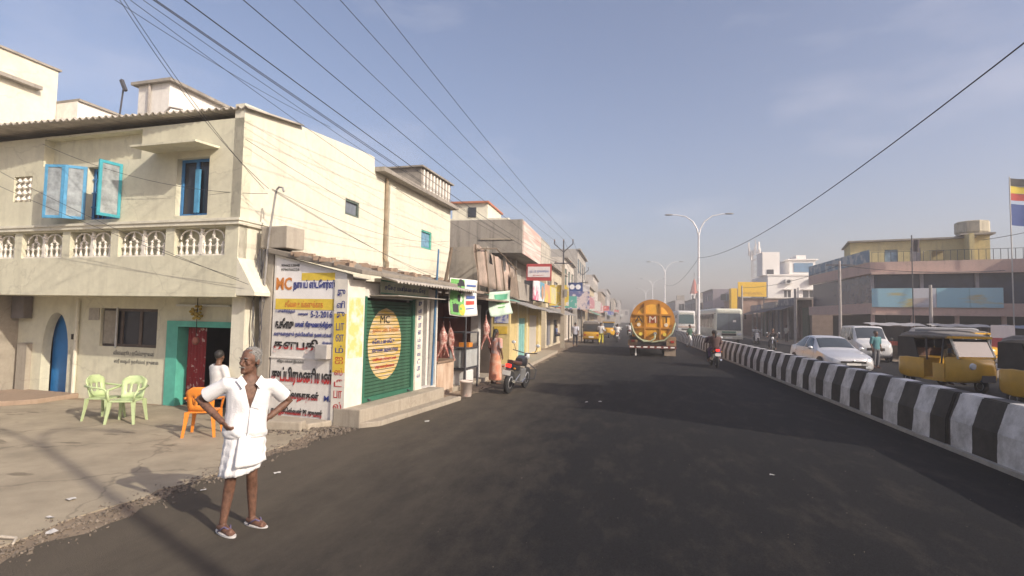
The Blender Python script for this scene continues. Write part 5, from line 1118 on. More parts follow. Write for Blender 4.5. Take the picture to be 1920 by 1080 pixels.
coach('cream and white coach approaching with wide dark windscreen', (9.4,52,0), R(2), 2.5, 3.15, 10, mat('coach_cream',(.66,.66,.56),.4,.06,2,coat=.3), mat('coach_screen',(.10,.12,.14),.1,.2,1.5))
coach('white lorry with flat cab approaching behind the coach', (8.3,76,0), R(1), 2.4, 3.3, 8, mat('lorry_white',(.66,.65,.63),.45,.06,2), mat('lorry_screen',(.08,.13,.14),.1,.2,1.5), True)
# orange tanker seen from behind
TK = thing('tanker_lorry', 'orange water tanker lorry with hose coiled round its rear end', 'tanker', (1.5,29.6,0))
tor = mat('tanker_orange',(.68,.34,.03),.5,.14,2.5); tdk = mat('tanker_rib',(.44,.19,.02),.55,.15,3)
MB().lathe([(.02,-.03),(.75,-.02),(1.04,.06),(1.12,.18),(1.12,5.4),(1.0,5.6),(.02,5.65)], 40, (0,0,1.92), 'y').build('tank', tor, TK, angle=.6)
for x in (-.4,.4): h_ = math.sqrt(1.05**2-x*x); MB().box(x-.045,x+.045,-.10,.0,1.92-h_,1.92+h_).build('rib', tdk, TK)
for z in (-.36,.34): h_ = math.sqrt(1.05**2-z*z); MB().box(-h_,h_,-.095,.0,1.92+z-.045,1.92+z+.045).build('rib', tdk, TK)
MB().lathe([(1.06,.02),(1.16,.02),(1.16,.14),(1.06,.14)], 40, (0,0,1.92), 'y').build('end_rim', tdk, TK)
wl_ = mat('letter_pale',(.66,.56,.42),.7,.1,5)
for x, ch in ((-.72,'A'),(0,'M'),(.70,'T')): text('lettering', ch, .4, mat('letter_dark',(.03,.015,.01),.7,.2,5) if ch != 'M' else wl_, TK, (x,-.1,1.84), width=.44 if ch != 'M' else .34, height=.34, align='CENTER')
MB().box(-.22,.22,-.05,-.03,1.82,2.22).build('red_square', mat('square_red',(.35,.07,.02),.7,.2,5), TK)
for x in (-.72,.7): MB().lathe([(.02,-.02),(.1,-.02),(.1,.02),(.02,.02)], 12, (x,-.05,1.72), 'y').build('round_mark', wl_, TK)
for x in (-.62,.62): MB().lathe([(.02,-.05),(.1,-.05),(.1,.02),(.02,.02)], 12, (x,-.04,1.22), 'y').build('valve_cap', ylw, TK)
hp = [(.12,-.2,1.25),(.1,-.28,1.0),(-.1,-.3,.85),(-.45,-.28,.82),(-.8,-.25,1.05),(-1.0,-.2,1.35),(-1.14,-.12,1.8)]; MB().tube(hp, .05, 8).build('hose', mat('hose_green',(.30,.32,.2),.5,.15,6), TK, smooth=True)
MB().tube([(-1.05,-.18,1.3),(-.6,-.22,.92),(0,-.22,.80),(.6,-.2,.92),(1.0,-.16,1.3),(1.17,-.1,1.85)], .045, 8).build('hose', MATS['hose_green'], TK, smooth=True)
MB().lathe([(.08,-.25),(.1,-.2),(.06,-.02)], 10, (.12,0,1.25), 'y').build('outlet_valve', steel, TK)
MB().box(-1.1,1.1,.1,7.6,.62,.82).box(-.45,.45,.3,8,.45,.62).build('chassis', mat('chassis_dark',(.05,.04,.04),.7,.2,4), TK)
MB().box(-1.22,1.22,-.12,-.02,.46,.60).build('rear_bumper', mat('bumper_maroon',(.14,.03,.02),.6,.2,4), TK)
for i in range(7): MB().box(-1.18+i*.35,-1.18+i*.35+.22,-.13,-.121,.50,.57).build('reflector', plate, TK)
for s in (-1,1):
    MB().box(s*1.0-.28,s*1.0+.22,-.05,.0,.62,1.1 if s > 0 else .9).build('lamp_board', mat('lamp_board',(.22,.14,.08),.7,.3,5), TK); MB().box(s*1.02-.09,s*1.02+.09,-.08,-.05,.78,.9).build('tail_lamp', dullred, TK)
    for y in (1.4,2.6): wheel(TK,s*.92,y,.5,.5)
    wheel(TK,s*.95,7.0,.5,.28)
MB().box(.62,1.2,.0,.03,.08,.46).build('mudflap', mat('mudflap',(.26,.2,.15),.8,.2,4), TK); MB().box(-.9,-.82,.1,.16,.05,.5).build('drain_leg', plate, TK)
MB().box(-.95,.95,5.9,8.0,.7,2.5).build('cab', tor, TK, bevel=.06)
# motorcycles
def motorcycle(label, loc, rz, paint, lit=True, lean=0, scooter=False):
    e = thing('scooter' if scooter else 'motorcycle', label, 'motorcycle', loc, rz); e.rotation_euler = (0,lean,rz)
    w1 = wheel(e,0,-.64,.30,.10,'rear_wheel'); w2 = wheel(e,0,.66,.30,.085,'front_wheel')
    MB().tube([(0,.62,.32),(0,.42,.85),(0,.36,1.0)], .03, 8).build('fork', chrome, e); MB().tube([(-.36,.28,1.06),(-.2,.34,1.03),(0,.38,1.0),(.2,.34,1.03),(.36,.28,1.06)], .015, 6).build('handlebar', iron, e)
    loft([sect(.34,.07,.72,.86,.05),sect(.25,.13,.68,.95,.08,.1),sect(.05,.15,.68,.97,.08,.11),sect(-.12,.1,.7,.9,.06)],'fuel_tank',paint,e)
    loft([sect(-.08,.10,.72,.82,.04),sect(-.3,.13,.73,.83,.04),sect(-.6,.12,.77,.88,.04),sect(-.78,.08,.82,.90,.03)],'seat',seatm if not scooter else canvas,e)
    loft([sect(-.2,.09,.55,.72,.04),sect(-.5,.11,.6,.76,.05),sect(-.82,.06,.72,.84,.03)],'tail_fairing',paint,e)
    MB().box(-.12,.12,-.12,.26,.28,.62).build('engine', mat('engine_grey',(.16,.16,.16),.5,.2,8), e, bevel=.03)
    MB().tube([(.13,.2,.34),(.15,-.1,.26),(.16,-.75,.36)], [.025,.03,.045], 8).build('exhaust', chrome, e)
    MB().box(-.07,.07,-.90,-.84,.72,.80).build('tail_light', redlamp if lit else dullred, e); MB().box(-.11,.11,-.95,-.935,.52,.64).build('number_plate', plate, e); MB().bar((0,-.82,.74),(0,-.95,.5),.13,.015).build('rear_mudguard', iron, e)
    MB().ell((0,.5,.92),.09,.08,.1,12,8).build('headlamp', lampglass, e, smooth=True)
    for s in (-1,1):
        MB().tube([(s*.28,.3,1.05),(s*.34,.28,1.22)], .008, 5).build('mirror_stem', iron, e); MB().ell((s*.36,.27,1.27),.065,.02,.045,12,8).build('mirror', lampglass, e, smooth=True)
        MB().tube([(s*.12,-.25,.5),(s*.13,-.62,.34)], .02, 6).build('shock_absorber', chrome, e); MB().ell((s*.16,-.82,.7),.04,.03,.03,8,6).build('indicator', mat('amber',(.5,.2,.02),.4,.1,5), e, smooth=True)
    gd = MB().tube([(.12,.3,.3),(.36,.32,.36),(.38,.34,.6),(.12,.36,.75)], .016, 6); gd.build('leg_guard', iron, e)
    if scooter: loft([sect(.55,.12,.35,.95,.08),sect(.42,.2,.3,1.0,.08,.15),sect(.34,.18,.3,.95,.08)],'front_apron',paint,e)
    return e
bkp = mat('bike_black',(.03,.03,.035),.3,.2,4,coat=.5)
motorcycle('black parked motorcycle with lit red tail lamp before the woman in orange', (-2.85,14.35,0), R(-9), bkp, True, R(7))
motorcycle('red tailed motorcycle ridden by a pair beside the barrier', (3.85,24.7,0), R(1), mat('bike_maroon',(.10,.02,.04),.35,.2,4,coat=.4), True)
motorcycle('white scooter ridden away left of the tanker', (-.55,47.5,0), 0, mat('scooter_white',(.62,.61,.6),.4,.05,4), False, 0, True)
motorcycle('dark motorcycle ridden ahead of the white scooter', (.6,60,0), 0, bkp, False)
motorcycle('black motorcycle waiting at the far kerb by the dim shops', (9.7,38.3,0), R(160), bkp, False)
motorcycle('small white scooter coming up beside the coach', (11.4,50.5,0), R(180), MATS['scooter_white'], False, 0, True)
# plastic chairs
def plastic_chair(label, loc, rz, m_, arms=True):
    e = thing('plastic_chair', label, 'chair', loc, rz, 'moulded plastic chairs'); e.scale = (.93,.93,.93)
    st = MB(); st.prism([(-.22,-.22),(.22,-.22),(.20,.2),(-.20,.2)], .40, .43, 'z'); st.build('seat', m_, e, bevel=.012)
    b = MB(); nx, nz = 10, 8
    for j in range(nz+1):
        v_ = j/nz; hw = lerp(.2,.235,v_) if v_ < .7 else .235*math.sqrt(max(.05,1-((v_-.7)/.34)**2))
        for i in range(nx+1): u = i/nx*2-1; b.v.append((hw*u, .2+.09*v_-.05*(u*u), .43+.42*v_))
    b.f = [(j*(nx+1)+i, j*(nx+1)+i+1, (j+1)*(nx+1)+i+1, (j+1)*(nx+1)+i) for j in range(nz) for i in range(nx) if not (j in (2,3,4) and i in (2,4,5,7))]
    o = b.build('backrest', m_, e, smooth=True); o.modifiers.new('s','SOLIDIFY').thickness = .016
    for sx in (-1,1):
        for sy, top in ((-1,.42),(1,.42)):
            l = MB(); l.rings([[(sx*(.2+k)+a*.5,sy*.19+sy*k+b_*.5,z) for a,b_ in ((-w2,-w2*.5),(w2,-w2*.5),(w2,w2*.5),(-w2,w2*.5))] for z,k,w2 in ((.42,0,.075),(.25,.015,.055),(0,.045,.04))]); l.build('leg', m_, e)
        if arms:
            MB().tube([(sx*.235,.22,.66),(sx*.26,.05,.64),(sx*.26,-.17,.62),(sx*.235,-.22,.56),(sx*.215,-.21,.42)], .02, 6).build('armrest', m_, e, smooth=True)
    return e
lime = mat('lime_plastic',(.46,.56,.30),.4,.05,3); orng = mat('chair_orange',(.72,.24,.03),.4,.05,3)
plastic_chair('pale green plastic armchair turned sideways against the house wall', (-9.2,8.05,.012), R(100), lime); plastic_chair('pale green plastic armchair facing out beside its twin at the house wall', (-8.6,7.95,.012), R(20), lime); plastic_chair('orange plastic armchair standing before the teal doorway', (-6.62,7.5,.012), R(-155), orng)
# ================================================================== people
def V(*a): return Vector(a)
def hand(mb, wrist, dirv, palm_n, s=1.0, curl=.5):
    """palm, four unequal bent fingers and a thumb leaving the side of the palm"""
    d = Vector(dirv).normalized(); n = Vector(palm_n); n = (n-d*n.dot(d)).normalized(); a = d.cross(n).normalized(); w_ = Vector(wrist)
    rot = Matrix((a, d, n)).transposed()
    mb.ell(w_+d*.045*s, .04*s,.055*s,.018*s, 10, 7, rot)
    for i, (off, ln) in enumerate(((-.03,.062),(-.01,.074),(.011,.07),(.03,.054))):
        p0 = w_+d*.082*s+a*off*s; p1 = p0+(d*math.cos(curl*.5)+n*math.sin(curl*.5))*ln*.55*s; p2 = p1+(d*math.cos(curl*1.4)+n*math.sin(curl*1.4))*ln*.55*s
        mb.tube([p0-d*.02*s,p0,p1,p2], [.010*s,.010*s,.009*s,.0075*s], 6)
    t0 = w_+d*.03*s-a*.036*s; mb.tube([t0,t0+(d*.6-a*.7+n*.3)*.04*s,t0+(d*.95-a*.55+n*.5)*.07*s], [.012*s,.011*s,.009*s], 6)
def limb(mb, pts, rs, n=10):
    P_, R__ = [], []
    for i in range(len(pts)-1):
        for k in range(4): t = k/4; P_.append(Vector(pts[i]).lerp(Vector(pts[i+1]), t)); R__.append(lerp(rs[i],rs[i+1],t))
    P_.append(Vector(pts[-1])); R__.append(rs[-1]); mb.tube(P_, R__, n)
def ring(c, rx, ry, yaw=0, n=20, tilt=0):
    o = []
    for i in range(n):
        t = 2*math.pi*i/n; x, y = rx*math.cos(t), ry*math.sin(t); o.append(Vector(c)+Vector((x*math.cos(yaw)-y*math.sin(yaw), x*math.sin(yaw)+y*math.cos(yaw), tilt*y)))
    return o
def head(mb, c, yaw=0, pitch=0, s=1.0):
    m = Euler((pitch,0,yaw)).to_matrix(); c = Vector(c)
    def at(x,y,z): return c+m@Vector((x*s,y*s,z*s))
    mb.ell(at(0,.012,.03), .074*s,.092*s,.092*s, 16, 11, m); mb.ell(at(0,-.022,-.045), .056*s,.062*s,.072*s, 14, 9, m)      # skull, jaw
    mb.ell(at(0,-.078,-.095), .026*s,.02*s,.02*s, 10, 7, m)                                                                   # chin
    mb.tube([at(0,-.083,.02),at(0,-.106,-.022),at(0,-.088,-.034)], [.010*s,.016*s,.013*s], 8)                                # nose
    for q in (-1,1):
        mb.ell(at(q*.03,-.074,.032), .024*s,.010*s,.007*s, 8, 6, m); mb.ell(at(q*.042,-.064,-.014), .02*s,.016*s,.016*s, 8, 6, m); mb.ell(at(q*.03,-.068,.012), .016*s,.012*s,.011*s, 8, 6, m); mb.ell(at(q*.078,.015,-.005), .011*s,.022*s,.034*s, 8, 6, m)
    mb.ell(at(0,-.084,-.06), .027*s,.01*s,.006*s, 8, 6, m); mb.ell(at(0,-.083,-.071), .024*s,.01*s,.007*s, 8, 6, m)
    return m, at
def face_bits(e, m, at, s, skin, lips):
    for q in (-1,1):
        MB().ell(at(q*.03,-.0785,.012), .010*s,.005*s,.004*s, 8, 6, m).build('eye', mat('eye_white',(.24,.19,.16),.3,.05,5), e, smooth=True); MB().ell(at(q*.03,-.082,.012), .0045*s,.003*s,.0045*s, 8, 6, m).build('pupil', mat('pupil',(.015,.01,.01),.2,.05,5), e, smooth=True)
    MB().ell(at(0,-.0905,-.0655), .022*s,.006*s,.0035*s, 10, 6, m).build('mouth', lips, e, smooth=True)
SK = [mat('skin_%d'%i, c, .5, .12, 14) for i, c in enumerate(((.14,.068,.04),(.19,.10,.062),(.11,.055,.035)))]
def simple_person(label, loc, rz, shirt, lower, hairc=(.02,.018,.017), pose='stand', skirt=False, h=1.68, skin=0, head_yaw=0, vox=.02, longhair=False, cap=None, group=None):
    e = thing('person', label, 'person', loc, rz, group); k = h/1.7; s = MB()
    J = dict(nk=V(0,.0,1.46), hd=V(0,-.015,1.585), pel=V(0,0,.95), sh=.185)
    arms = {-1:[V(-.19,0,1.39),V(-.24,.03,1.12),V(-.23,-.06,.88)], 1:[V(.19,0,1.39),V(.24,.03,1.12),V(.23,-.06,.88)]}
    legs = {-1:[V(-.09,0,.92),V(-.10,-.01,.5),V(-.10,.03,.08)], 1:[V(.09,0,.92),V(.10,-.01,.5),V(.10,.03,.08)]}
    if pose == 'walk': legs = {-1:[V(-.09,0,.92),V(-.09,-.16,.52),V(-.09,-.2,.08)], 1:[V(.09,0,.92),V(.09,.02,.5),V(.09,.27,.12)]}; arms[1] = [V(.19,0,1.39),V(.24,-.08,1.13),V(.22,-.24,.95)]; arms[-1] = [V(-.19,0,1.39),V(-.24,.12,1.14),V(-.22,.1,.9)]
    off = V(0,0,0)
    if pose == 'ride':
        for q in (-1,1): legs[q] = [V(q*.1,0,.92),V(q*.2,-.40,.78),V(q*.2,-.2,.38)]; arms[q] = [V(q*.19,-.03,1.38),V(q*.3,-.2,1.18),V(q*.3,-.42,1.14)]
    if pose == 'pillion':
        for q in (-1,1): legs[q] = [V(q*.1,0,.92),V(q*.22,-.36,.80),V(q*.2,-.2,.42)]; arms[q] = [V(q*.19,-.03,1.38),V(q*.25,-.1,1.12),V(q*.15,-.3,1.02)]
    if pose == 'sit':
        for q in (-1,1): legs[q] = [V(q*.1,0,.92),V(q*.14,-.42,.9),V(q*.13,-.42,.48)]; arms[q] = [V(q*.19,0,1.38),V(q*.24,-.05,1.12),V(q*.15,-.3,1.0)]
    if pose == 'work': arms = {-1:[V(-.19,0,1.39),V(-.26,-.1,1.14),V(-.12,-.34,1.08)], 1:[V(.19,0,1.39),V(.26,-.1,1.14),V(.12,-.34,1.12)]}
    T = [(.86,.155,.11),(.98,.15,.105),(1.12,.145,.1),(1.28,.175,.11),(1.38,.175,.095),(1.43,.10,.075)]
    s.rings([ring((0,0,z),a,b) for z,a,b in T]); limb(s,[V(0,.01,1.40),V(0,-.005,1.52)],[.06,.052]); head(s, J['hd'], head_yaw)
    for q in (-1,1):
        limb(s, arms[q], [.052,.04,.028]); hand(s, arms[q][2], arms[q][2]-arms[q][1], V(-q,0,0) if pose == 'stand' else V(0,0,-1)); limb(s, legs[q], [.088,.058,.037]); an = legs[q][2]
        s.tube([an+V(0,.05,-.04),an+V(0,-.02,-.045),an+V(0,-.11,-.062),an+V(0,-.19,-.068)], [.034,.038,.036,.018], 8)
    sc = Matrix.Scale(k,4)
    def fin(mb, nm, m_, v_): me = remesh(mb, v_, 3, nm); me.transform(sc); return mobj(nm, me, m_, e)
    fin(s,'body',SK[skin],vox*.85)
    c = MB(); c.rings([ring((0,0,z),a+.022,b+.022) for z,a,b in T[:-1]]+[ring((0,0,1.425),.12,.09)])
    for q in (-1,1): mid = Vector(arms[q][1]).lerp(arms[q][2],.05); limb(c,[V(q*.12,0,1.37),arms[q][0],mid],[.07,.074,.062])
    fin(c,'shirt',shirt,vox)
    l = MB()
    if skirt: l.rings([ring((0,0,z),a,b) for z,a,b in ((.12,.22,.19),(.4,.21,.18),(.7,.19,.16),(.9,.175,.135),(1.0,.165,.12))])
    else:
        l.rings([ring((0,0,z),a,b) for z,a,b in ((.80,.17,.125),(.9,.172,.125),(1.0,.165,.118))])
        for q in (-1,1): limb(l,[legs[q][0],legs[q][1],Vector(legs[q][1]).lerp(legs[q][2],.88)],[.1,.078,.06])
    fin(l,'lower_garment',lower,vox)
    hm = MB(); m = Euler((0,0,head_yaw)).to_matrix(); hm.ell(J['hd']+m@V(0,.024,.045), .084,.098,.09, 14, 9, m)
    if longhair: hm.tube([J['hd']+m@V(0,.08,.03),J['hd']+m@V(0,.12,-.08),J['hd']+m@V(0,.11,-.22)], [.05,.045,.03], 8)
    fin(hm,'hair' if cap is None else 'cap', mat('hair_%d'%int(hairc[0]*100), hairc, .6, .2, 20) if cap is None else cap, vox*.8)
    return e
def cloth(name, c, c2=None, **kw): return mat(name, c, .85, .12, kw.get('scale',9), .15, col2=c2, mixpos=kw.get('mp',(.45,.5)), stretch=kw.get('stretch'))
# ---- old man in white, hands on hips
def old_man():
    e = thing('person', 'grey haired man in white shirt and folded white dhoti, hands on hips', 'person', (-3.44,4.36,.006), R(33)); e.rotation_euler = (0,R(2.2),R(33)); e.scale = (.97,.97,.96)
    b = MB(); yaw = R(12)
    T = [(.88,.145,.105),(1.0,.15,.11),(1.12,.15,.108),(1.26,.175,.112),(1.35,.172,.1),(1.41,.125,.085),(1.46,.07,.062)]
    b.rings([ring((0,0,z),a,c,yaw) for z,a,c in T]); limb(b,[V(0,.005,1.42),V(-.005,-.01,1.56)],[.062,.055])
    hy = R(-38); m, at = head(b, (-.01,-.025,1.605), hy, R(3), 1.04)
    aR = [V(-.185,-.03,1.385),V(-.42,.09,1.22),V(-.19,-.07,1.03)]; aL = [V(.185,.02,1.385),V(.36,.15,1.20),V(.19,.05,1.05)]
    for q,a in ((-1,aR),(1,aL)):
        limb(b, a, [.054,.041,.028], 12); d = (a[2]-a[1]).normalized(); hand(b, a[2], d*.6+V(-q*.3,-.4,-.3), V(-q,0,0), 1.0, .8)
    lR = [V(-.07,0,.92),V(-.085,-.03,.50),V(-.12,-.02,.085)]; lL = [V(.07,.02,.92),V(.085,.05,.5),V(.115,.12,.085)]
    for q,l,fy in ((-1,lR,R(38)),(1,lL,R(48))):
        P_ = [l[0],l[1],l[1].lerp(l[2],.3)+V(0,.022,0),l[2]]; limb(b, P_, [.075,.05,.05,.032], 12); f = V(math.sin(fy),-math.cos(fy),0); a = f.cross(V(0,0,1)); an = l[2]
        b.tube([an-f*.05+V(0,0,-.035),an+f*.01+V(0,0,-.035),an+f*.09+V(0,0,-.05),an+f*.15+V(0,0,-.058)], [.032,.038,.036,.03], 10)
        for i, o_ in enumerate((-.03,-.013,.003,.018,.031)): t = an+f*(.165-.008*abs(i-1))+a*o_*-1+V(0,0,-.062); b.tube([t-f*.04,t,t+f*.016], [.011,.0105,.008], 6)
        sl = MB(); outl = []
        for i in range(24):
            t = 2*math.pi*i/24; u, v_ = math.cos(t), math.sin(t); outl.append(an+f*(.055+.145*u)+a*(.048+.008*u)*v_)
        sl.rings([[(p.x,p.y,z) for p in outl] for z in (.0,.016)]); sl.build('slipper', mat('slipper_white',(.62,.60,.58),.6,.08,6), e, smooth=False)
        st = MB()
        for w_ in (-1,1): st.tube([an+f*.125+V(0,0,-.035),an+f*.075+a*.03*w_+V(0,0,-.008),an+f*.01+a*.05*w_+V(0,0,-.06)], .008, 6)
        st.build('slipper_strap', mat('strap_purple',(.12,.10,.18),.6,.1,6), e, smooth=True)
    mobj('body', remesh(b, .0075, 2, 'body'), mat('old_skin',(.15,.075,.048),.55,.4,30,.25,bscale=140), e)
    face_bits(e, m, at, 1.04, None, mat('lips',(.12,.045,.035),.5,.1,5))
    hm = MB(); hm.ell(at(0,.026,.046), .080,.094,.081, 18, 11, m); hm.ell(at(0,.046,-.005), .077,.068,.072, 16, 9, m)
    for q in (-1,1): hm.ell(at(q*.07,.012,.02), .016,.03,.04, 8, 6, m)
    rr = random.Random(2)
    for i in range(120):
        t, p_ = rr.uniform(0,6.28), rr.uniform(.1,1.5); x, y, z = .084*math.sin(p_)*math.cos(t), .03+.098*math.sin(p_)*math.sin(t), .05+.085*math.cos(p_)
        if y > -.05: hm.ell(at(x*.97,y*.97,z*.96), .007,.007,.006, 6, 5, m)
    hmesh = remesh(hm, .007, 1, 'hair'); mobj('hair', hmesh, mat('grey_hair',(.24,.23,.215),.95,.6,80,.9,bscale=120), e)
    for q in (-1,1): MB().tube([at(q*.014,-.089,.032),at(q*.03,-.092,.038),at(q*.05,-.078,.033)], .004, 6).build('eyebrow', MATS['grey_hair'], e)
    MB().tube([at(-.026,-.094,-.05),at(0,-.101,-.047),at(.026,-.094,-.05)], .006, 6).build('moustache', MATS['grey_hair'], e)
    # shirt with an open neck, blouson hem
    c = MB(); S_ = [(.90,.178,.135),(.94,.195,.15),(1.0,.192,.148),(1.12,.182,.138),(1.26,.194,.132),(1.355,.190,.114),(1.42,.135,.096),(1.455,.10,.085)]
    c.rings([ring((0,0,z),a,d,yaw) for z,a,d in S_])
    for q,a in ((-1,aR),(1,aL)):
        el = a[0].lerp(a[1],.78); limb(c,[V(q*.1,0,1.365),a[0],el],[.07,.072,.078],14)
    cm = remesh(c, .011, 3, 'shirt')
    bm = bmesh.new(); bm.from_mesh(cm)
    def cut(co, no): bmesh.ops.bisect_plane(bm, geom=bm.verts[:]+bm.edges[:]+bm.faces[:], dist=1e-5, plane_co=co, plane_no=no)
    xa = V(math.cos(yaw),math.sin(yaw),0); ya = V(-math.sin(yaw),math.cos(yaw),0); v0 = xa*.005+V(0,0,1.16)
    for q in (-1,1): cut(v0, (xa*q*1.0-V(0,0,.27)).normalized())
    cut(V(0,0,.905), V(0,0,1)); cut(V(0,0,1.438), V(0,0,1))
    for q,a in ((-1,aR),(1,aL)): cut(a[0].lerp(a[1],.72), (a[1]-a[0]).normalized())
    def kill(f):
        p = f.calc_center_median(); cx = (p-v0).dot(xa); fy = p.dot(ya)
        if fy < -.01 and p.z > 1.16 and abs(cx) < (p.z-1.16)*.27: return True
        if p.z > 1.438: return True
        for q,a in ((-1,aR),(1,aL)):
            d = (a[1]-a[0]).normalized()
            if (p-a[0]).dot(d) > (a[1]-a[0]).length*.72 and p.x*q > .2: return True
        return p.z < .905
    bmesh.ops.delete(bm, geom=[f for f in bm.faces if kill(f)], context='FACES')
    # creases
    for v in bm.verts:
        p = v.co; an = math.atan2(p.y,p.x); k = .006*math.sin(p.z*13+p.x*19+2*math.sin(p.x*9+p.z*5)) + .006*math.sin(an*7+p.z*9+1.5*math.sin(p.z*14))*max(0,1.3-p.z)*2.2
        v.co += v.normal*k
    bm.to_mesh(cm); bm.free(); cl = mobj('shirt', cm, mat('white_cotton',(.80,.79,.79),.85,.05,6,.25,bscale=90), e); cl.modifiers.new('s','SOLIDIFY').thickness = .004
    ry = lambda x, y, z: V(math.cos(yaw)*x-math.sin(yaw)*y, math.sin(yaw)*x+math.cos(yaw)*y, z)
    for q in (-1,1): MB().add([ry(q*.035,-.118,1.40),ry(q*.085,-.075,1.475),ry(q*.125,-.075,1.425),ry(q*.075,-.142,1.355)], [(0,1,2,3)]).build('collar', cl.data.materials[0], e).modifiers.new('s','SOLIDIFY').thickness = .004
    MB().tube([ry(.004,-.150,1.165),ry(.004,-.158,1.05),ry(.004,-.168,.93)], .004, 5).build('placket', mat('placket',(.66,.65,.66),.85,.05,5), e)
    MB().box(.045,.135,-.006,.0,1.19,1.195).build('pocket_hem', MATS['placket'], e, loc=(0,-.147,0))
    # dhoti folded up to the knee, wrapped over to one side
    n, mz = 72, 16; g = MB()
    for j in range(mz+1):
        v_ = j/mz
        for i in range(n):
            t = 2*math.pi*i/n; ang = math.sin(t-.2)
            hem = .575+.055*math.cos(t-.3)+.06*max(0,math.cos(t-.5)); z = lerp(.97,hem,v_)
            rx = lerp(.17,.188,v_**.8); ry_ = lerp(.128,.165,v_**.8); f = .010*v_*math.sin(t*11+v_*4)+.006*math.sin(t*23+v_*9)*v_+.004*math.sin(z*70+t*3)
            x, y = (rx+f)*math.cos(t), (ry_+f)*math.sin(t); g.v.append((x*math.cos(yaw)-y*math.sin(yaw), x*math.sin(yaw)+y*math.cos(yaw)+.02, z))
    g.f = [(j*n+i, j*n+(i+1)%n, (j+1)*n+(i+1)%n, (j+1)*n+i) for j in range(mz) for i in range(n)]
    d = g.build('dhoti', MATS['white_cotton'], e, smooth=True); d.modifiers.new('s','SOLIDIFY').thickness = .006
    fl = MB(); nx, nz = 10, 14
    for j in range(nz+1):
        v_ = j/nz
        for i in range(nx+1):
            u = i/nx; t = R(-118)+u*R(lerp(18,78,v_)); z = .955-.33*v_+.05*u*v_; rr_ = 1.0+.05*math.sin(u*9+v_*3)*v_
            x, y = (.182+.045*v_)*rr_*math.cos(t), (.14+.055*v_)*rr_*math.sin(t); fl.v.append((x*math.cos(yaw)-y*math.sin(yaw)+.02, x*math.sin(yaw)+y*math.cos(yaw)+.012, z))
    fl.f = [(j*(nx+1)+i, j*(nx+1)+i+1, (j+1)*(nx+1)+i+1, (j+1)*(nx+1)+i) for j in range(nz) for i in range(nx)]
    fo = fl.build('dhoti_fold', MATS['white_cotton'], e, smooth=True); fo.modifiers.new('s','SOLIDIFY').thickness = .004
    MB().rings([[V(*p)+V(0,.015,0) for p in ring((0,0,z),.182+k,.138+k,yaw,32)] for z,k in ((.885,.0),(.90,.012),(.93,.012),(.945,0))], cap=False).build('waist_roll', MATS['white_cotton'], e, smooth=True)
old_man()
wh = cloth('cloth_white',(.66,.65,.64)); dk = cloth('cloth_dark',(.035,.035,.045))
simple_person('seated man in white shirt bending over in the teal doorway', (-7.45,8.75,-.42), R(160), wh, cloth('cloth_greyblue',(.16,.18,.24)), pose='sit', head_yaw=.5)
simple_person('woman in orange saree with long dark hair walking to the stall', (-3.75,15.6,.0), R(150), cloth('blouse_pink',(.58,.30,.24),(.5,.42,.42),scale=6,mp=(.5,.56)), cloth('saree_orange',(.66,.26,.16),(.70,.42,.30),scale=5,mp=(.45,.6)), pose='stand', skirt=True, longhair=True, h=1.62)
simple_person('butcher in dark checked shirt and maroon lungi inside the meat stall', (-5.0,12.75,.12), R(55), cloth('check_dark',(.05,.06,.09),(.22,.24,.27),scale=30), cloth('lungi_maroon',(.13,.03,.035)), pose='work', skirt=True)
simple_person('man in violet striped shirt walking up the road edge', (-3.35,37.8,0), R(178), cloth('stripe_shirt',(.40,.40,.52),(.62,.62,.66),scale=14,stretch=(6,6,.2)), dk, pose='walk')
simple_person('person in white top and yellow wrap beside the stopped auto rickshaw', (-1.75,42.2,0), R(170), wh, cloth('yellow_wrap',(.60,.52,.05)), pose='walk')
simple_person('person in dark red shirt standing under the shop awning', (-5.2,38.6,.1), R(100), cloth('shirt_maroon',(.25,.05,.05)), dk)
simple_person('person in blue shirt seated at the awning shop front', (-5.0,40.2,-.2), R(90), cloth('shirt_blue',(.10,.14,.28)), dk, pose='sit')
simple_person('scooter rider in white shirt beside the tanker', (-.55,47.35,-.1), R(180), wh, dk, pose='ride')
simple_person('distant motorcycle rider in white shirt ahead of the scooter', (.6,59.85,-.1), R(180), wh, dk, pose='ride')
simple_person('motorcyclist in maroon shirt riding beside the barrier', (3.85,24.75,-.1), R(180), cloth('shirt_plum',(.10,.05,.07)), dk, pose='ride')
simple_person('pillion passenger in dark brown dress behind the motorcyclist', (3.85,24.3,-.02), R(180), cloth('dress_brown',(.09,.05,.045)), cloth('dress_violet',(.10,.05,.12)), pose='pillion', longhair=True, h=1.6)
simple_person('pedestrian in dark green shirt crossing at the median lamp', (4.7,40.8,0), R(60), cloth('shirt_green',(.035,.09,.06)), wh, pose='walk')
simple_person('pedestrian in teal shirt standing behind the silver car', (11.2,27.2,0), R(20), cloth('shirt_teal',(.07,.2,.22)), cloth('trouser_grey',(.12,.12,.13)))
simple_person('motorcyclist in dark clothes waiting at the far kerb', (9.7,38.4,-.1), R(-20), cloth('shirt_black',(.05,.04,.04)), dk, pose='ride')
simple_person('scooter rider in grey beside the coach', (11.4,50.6,-.1), 0, cloth('shirt_grey',(.3,.3,.3)), dk, pose='ride')
simple_person('shopper in pale shirt standing before the pink building shopfront', (20.0,43.2,0), R(10), wh, dk); simple_person('shopper in red shirt near the roadside pole by the pink building', (21.5,41.5,0), R(-30), cloth('shirt_red',(.35,.05,.05)), dk); simple_person('shopper in cream shirt under the dim shop awning', (15.9,58,0), R(-60), cloth('shirt_cream',(.5,.46,.38)), dk)
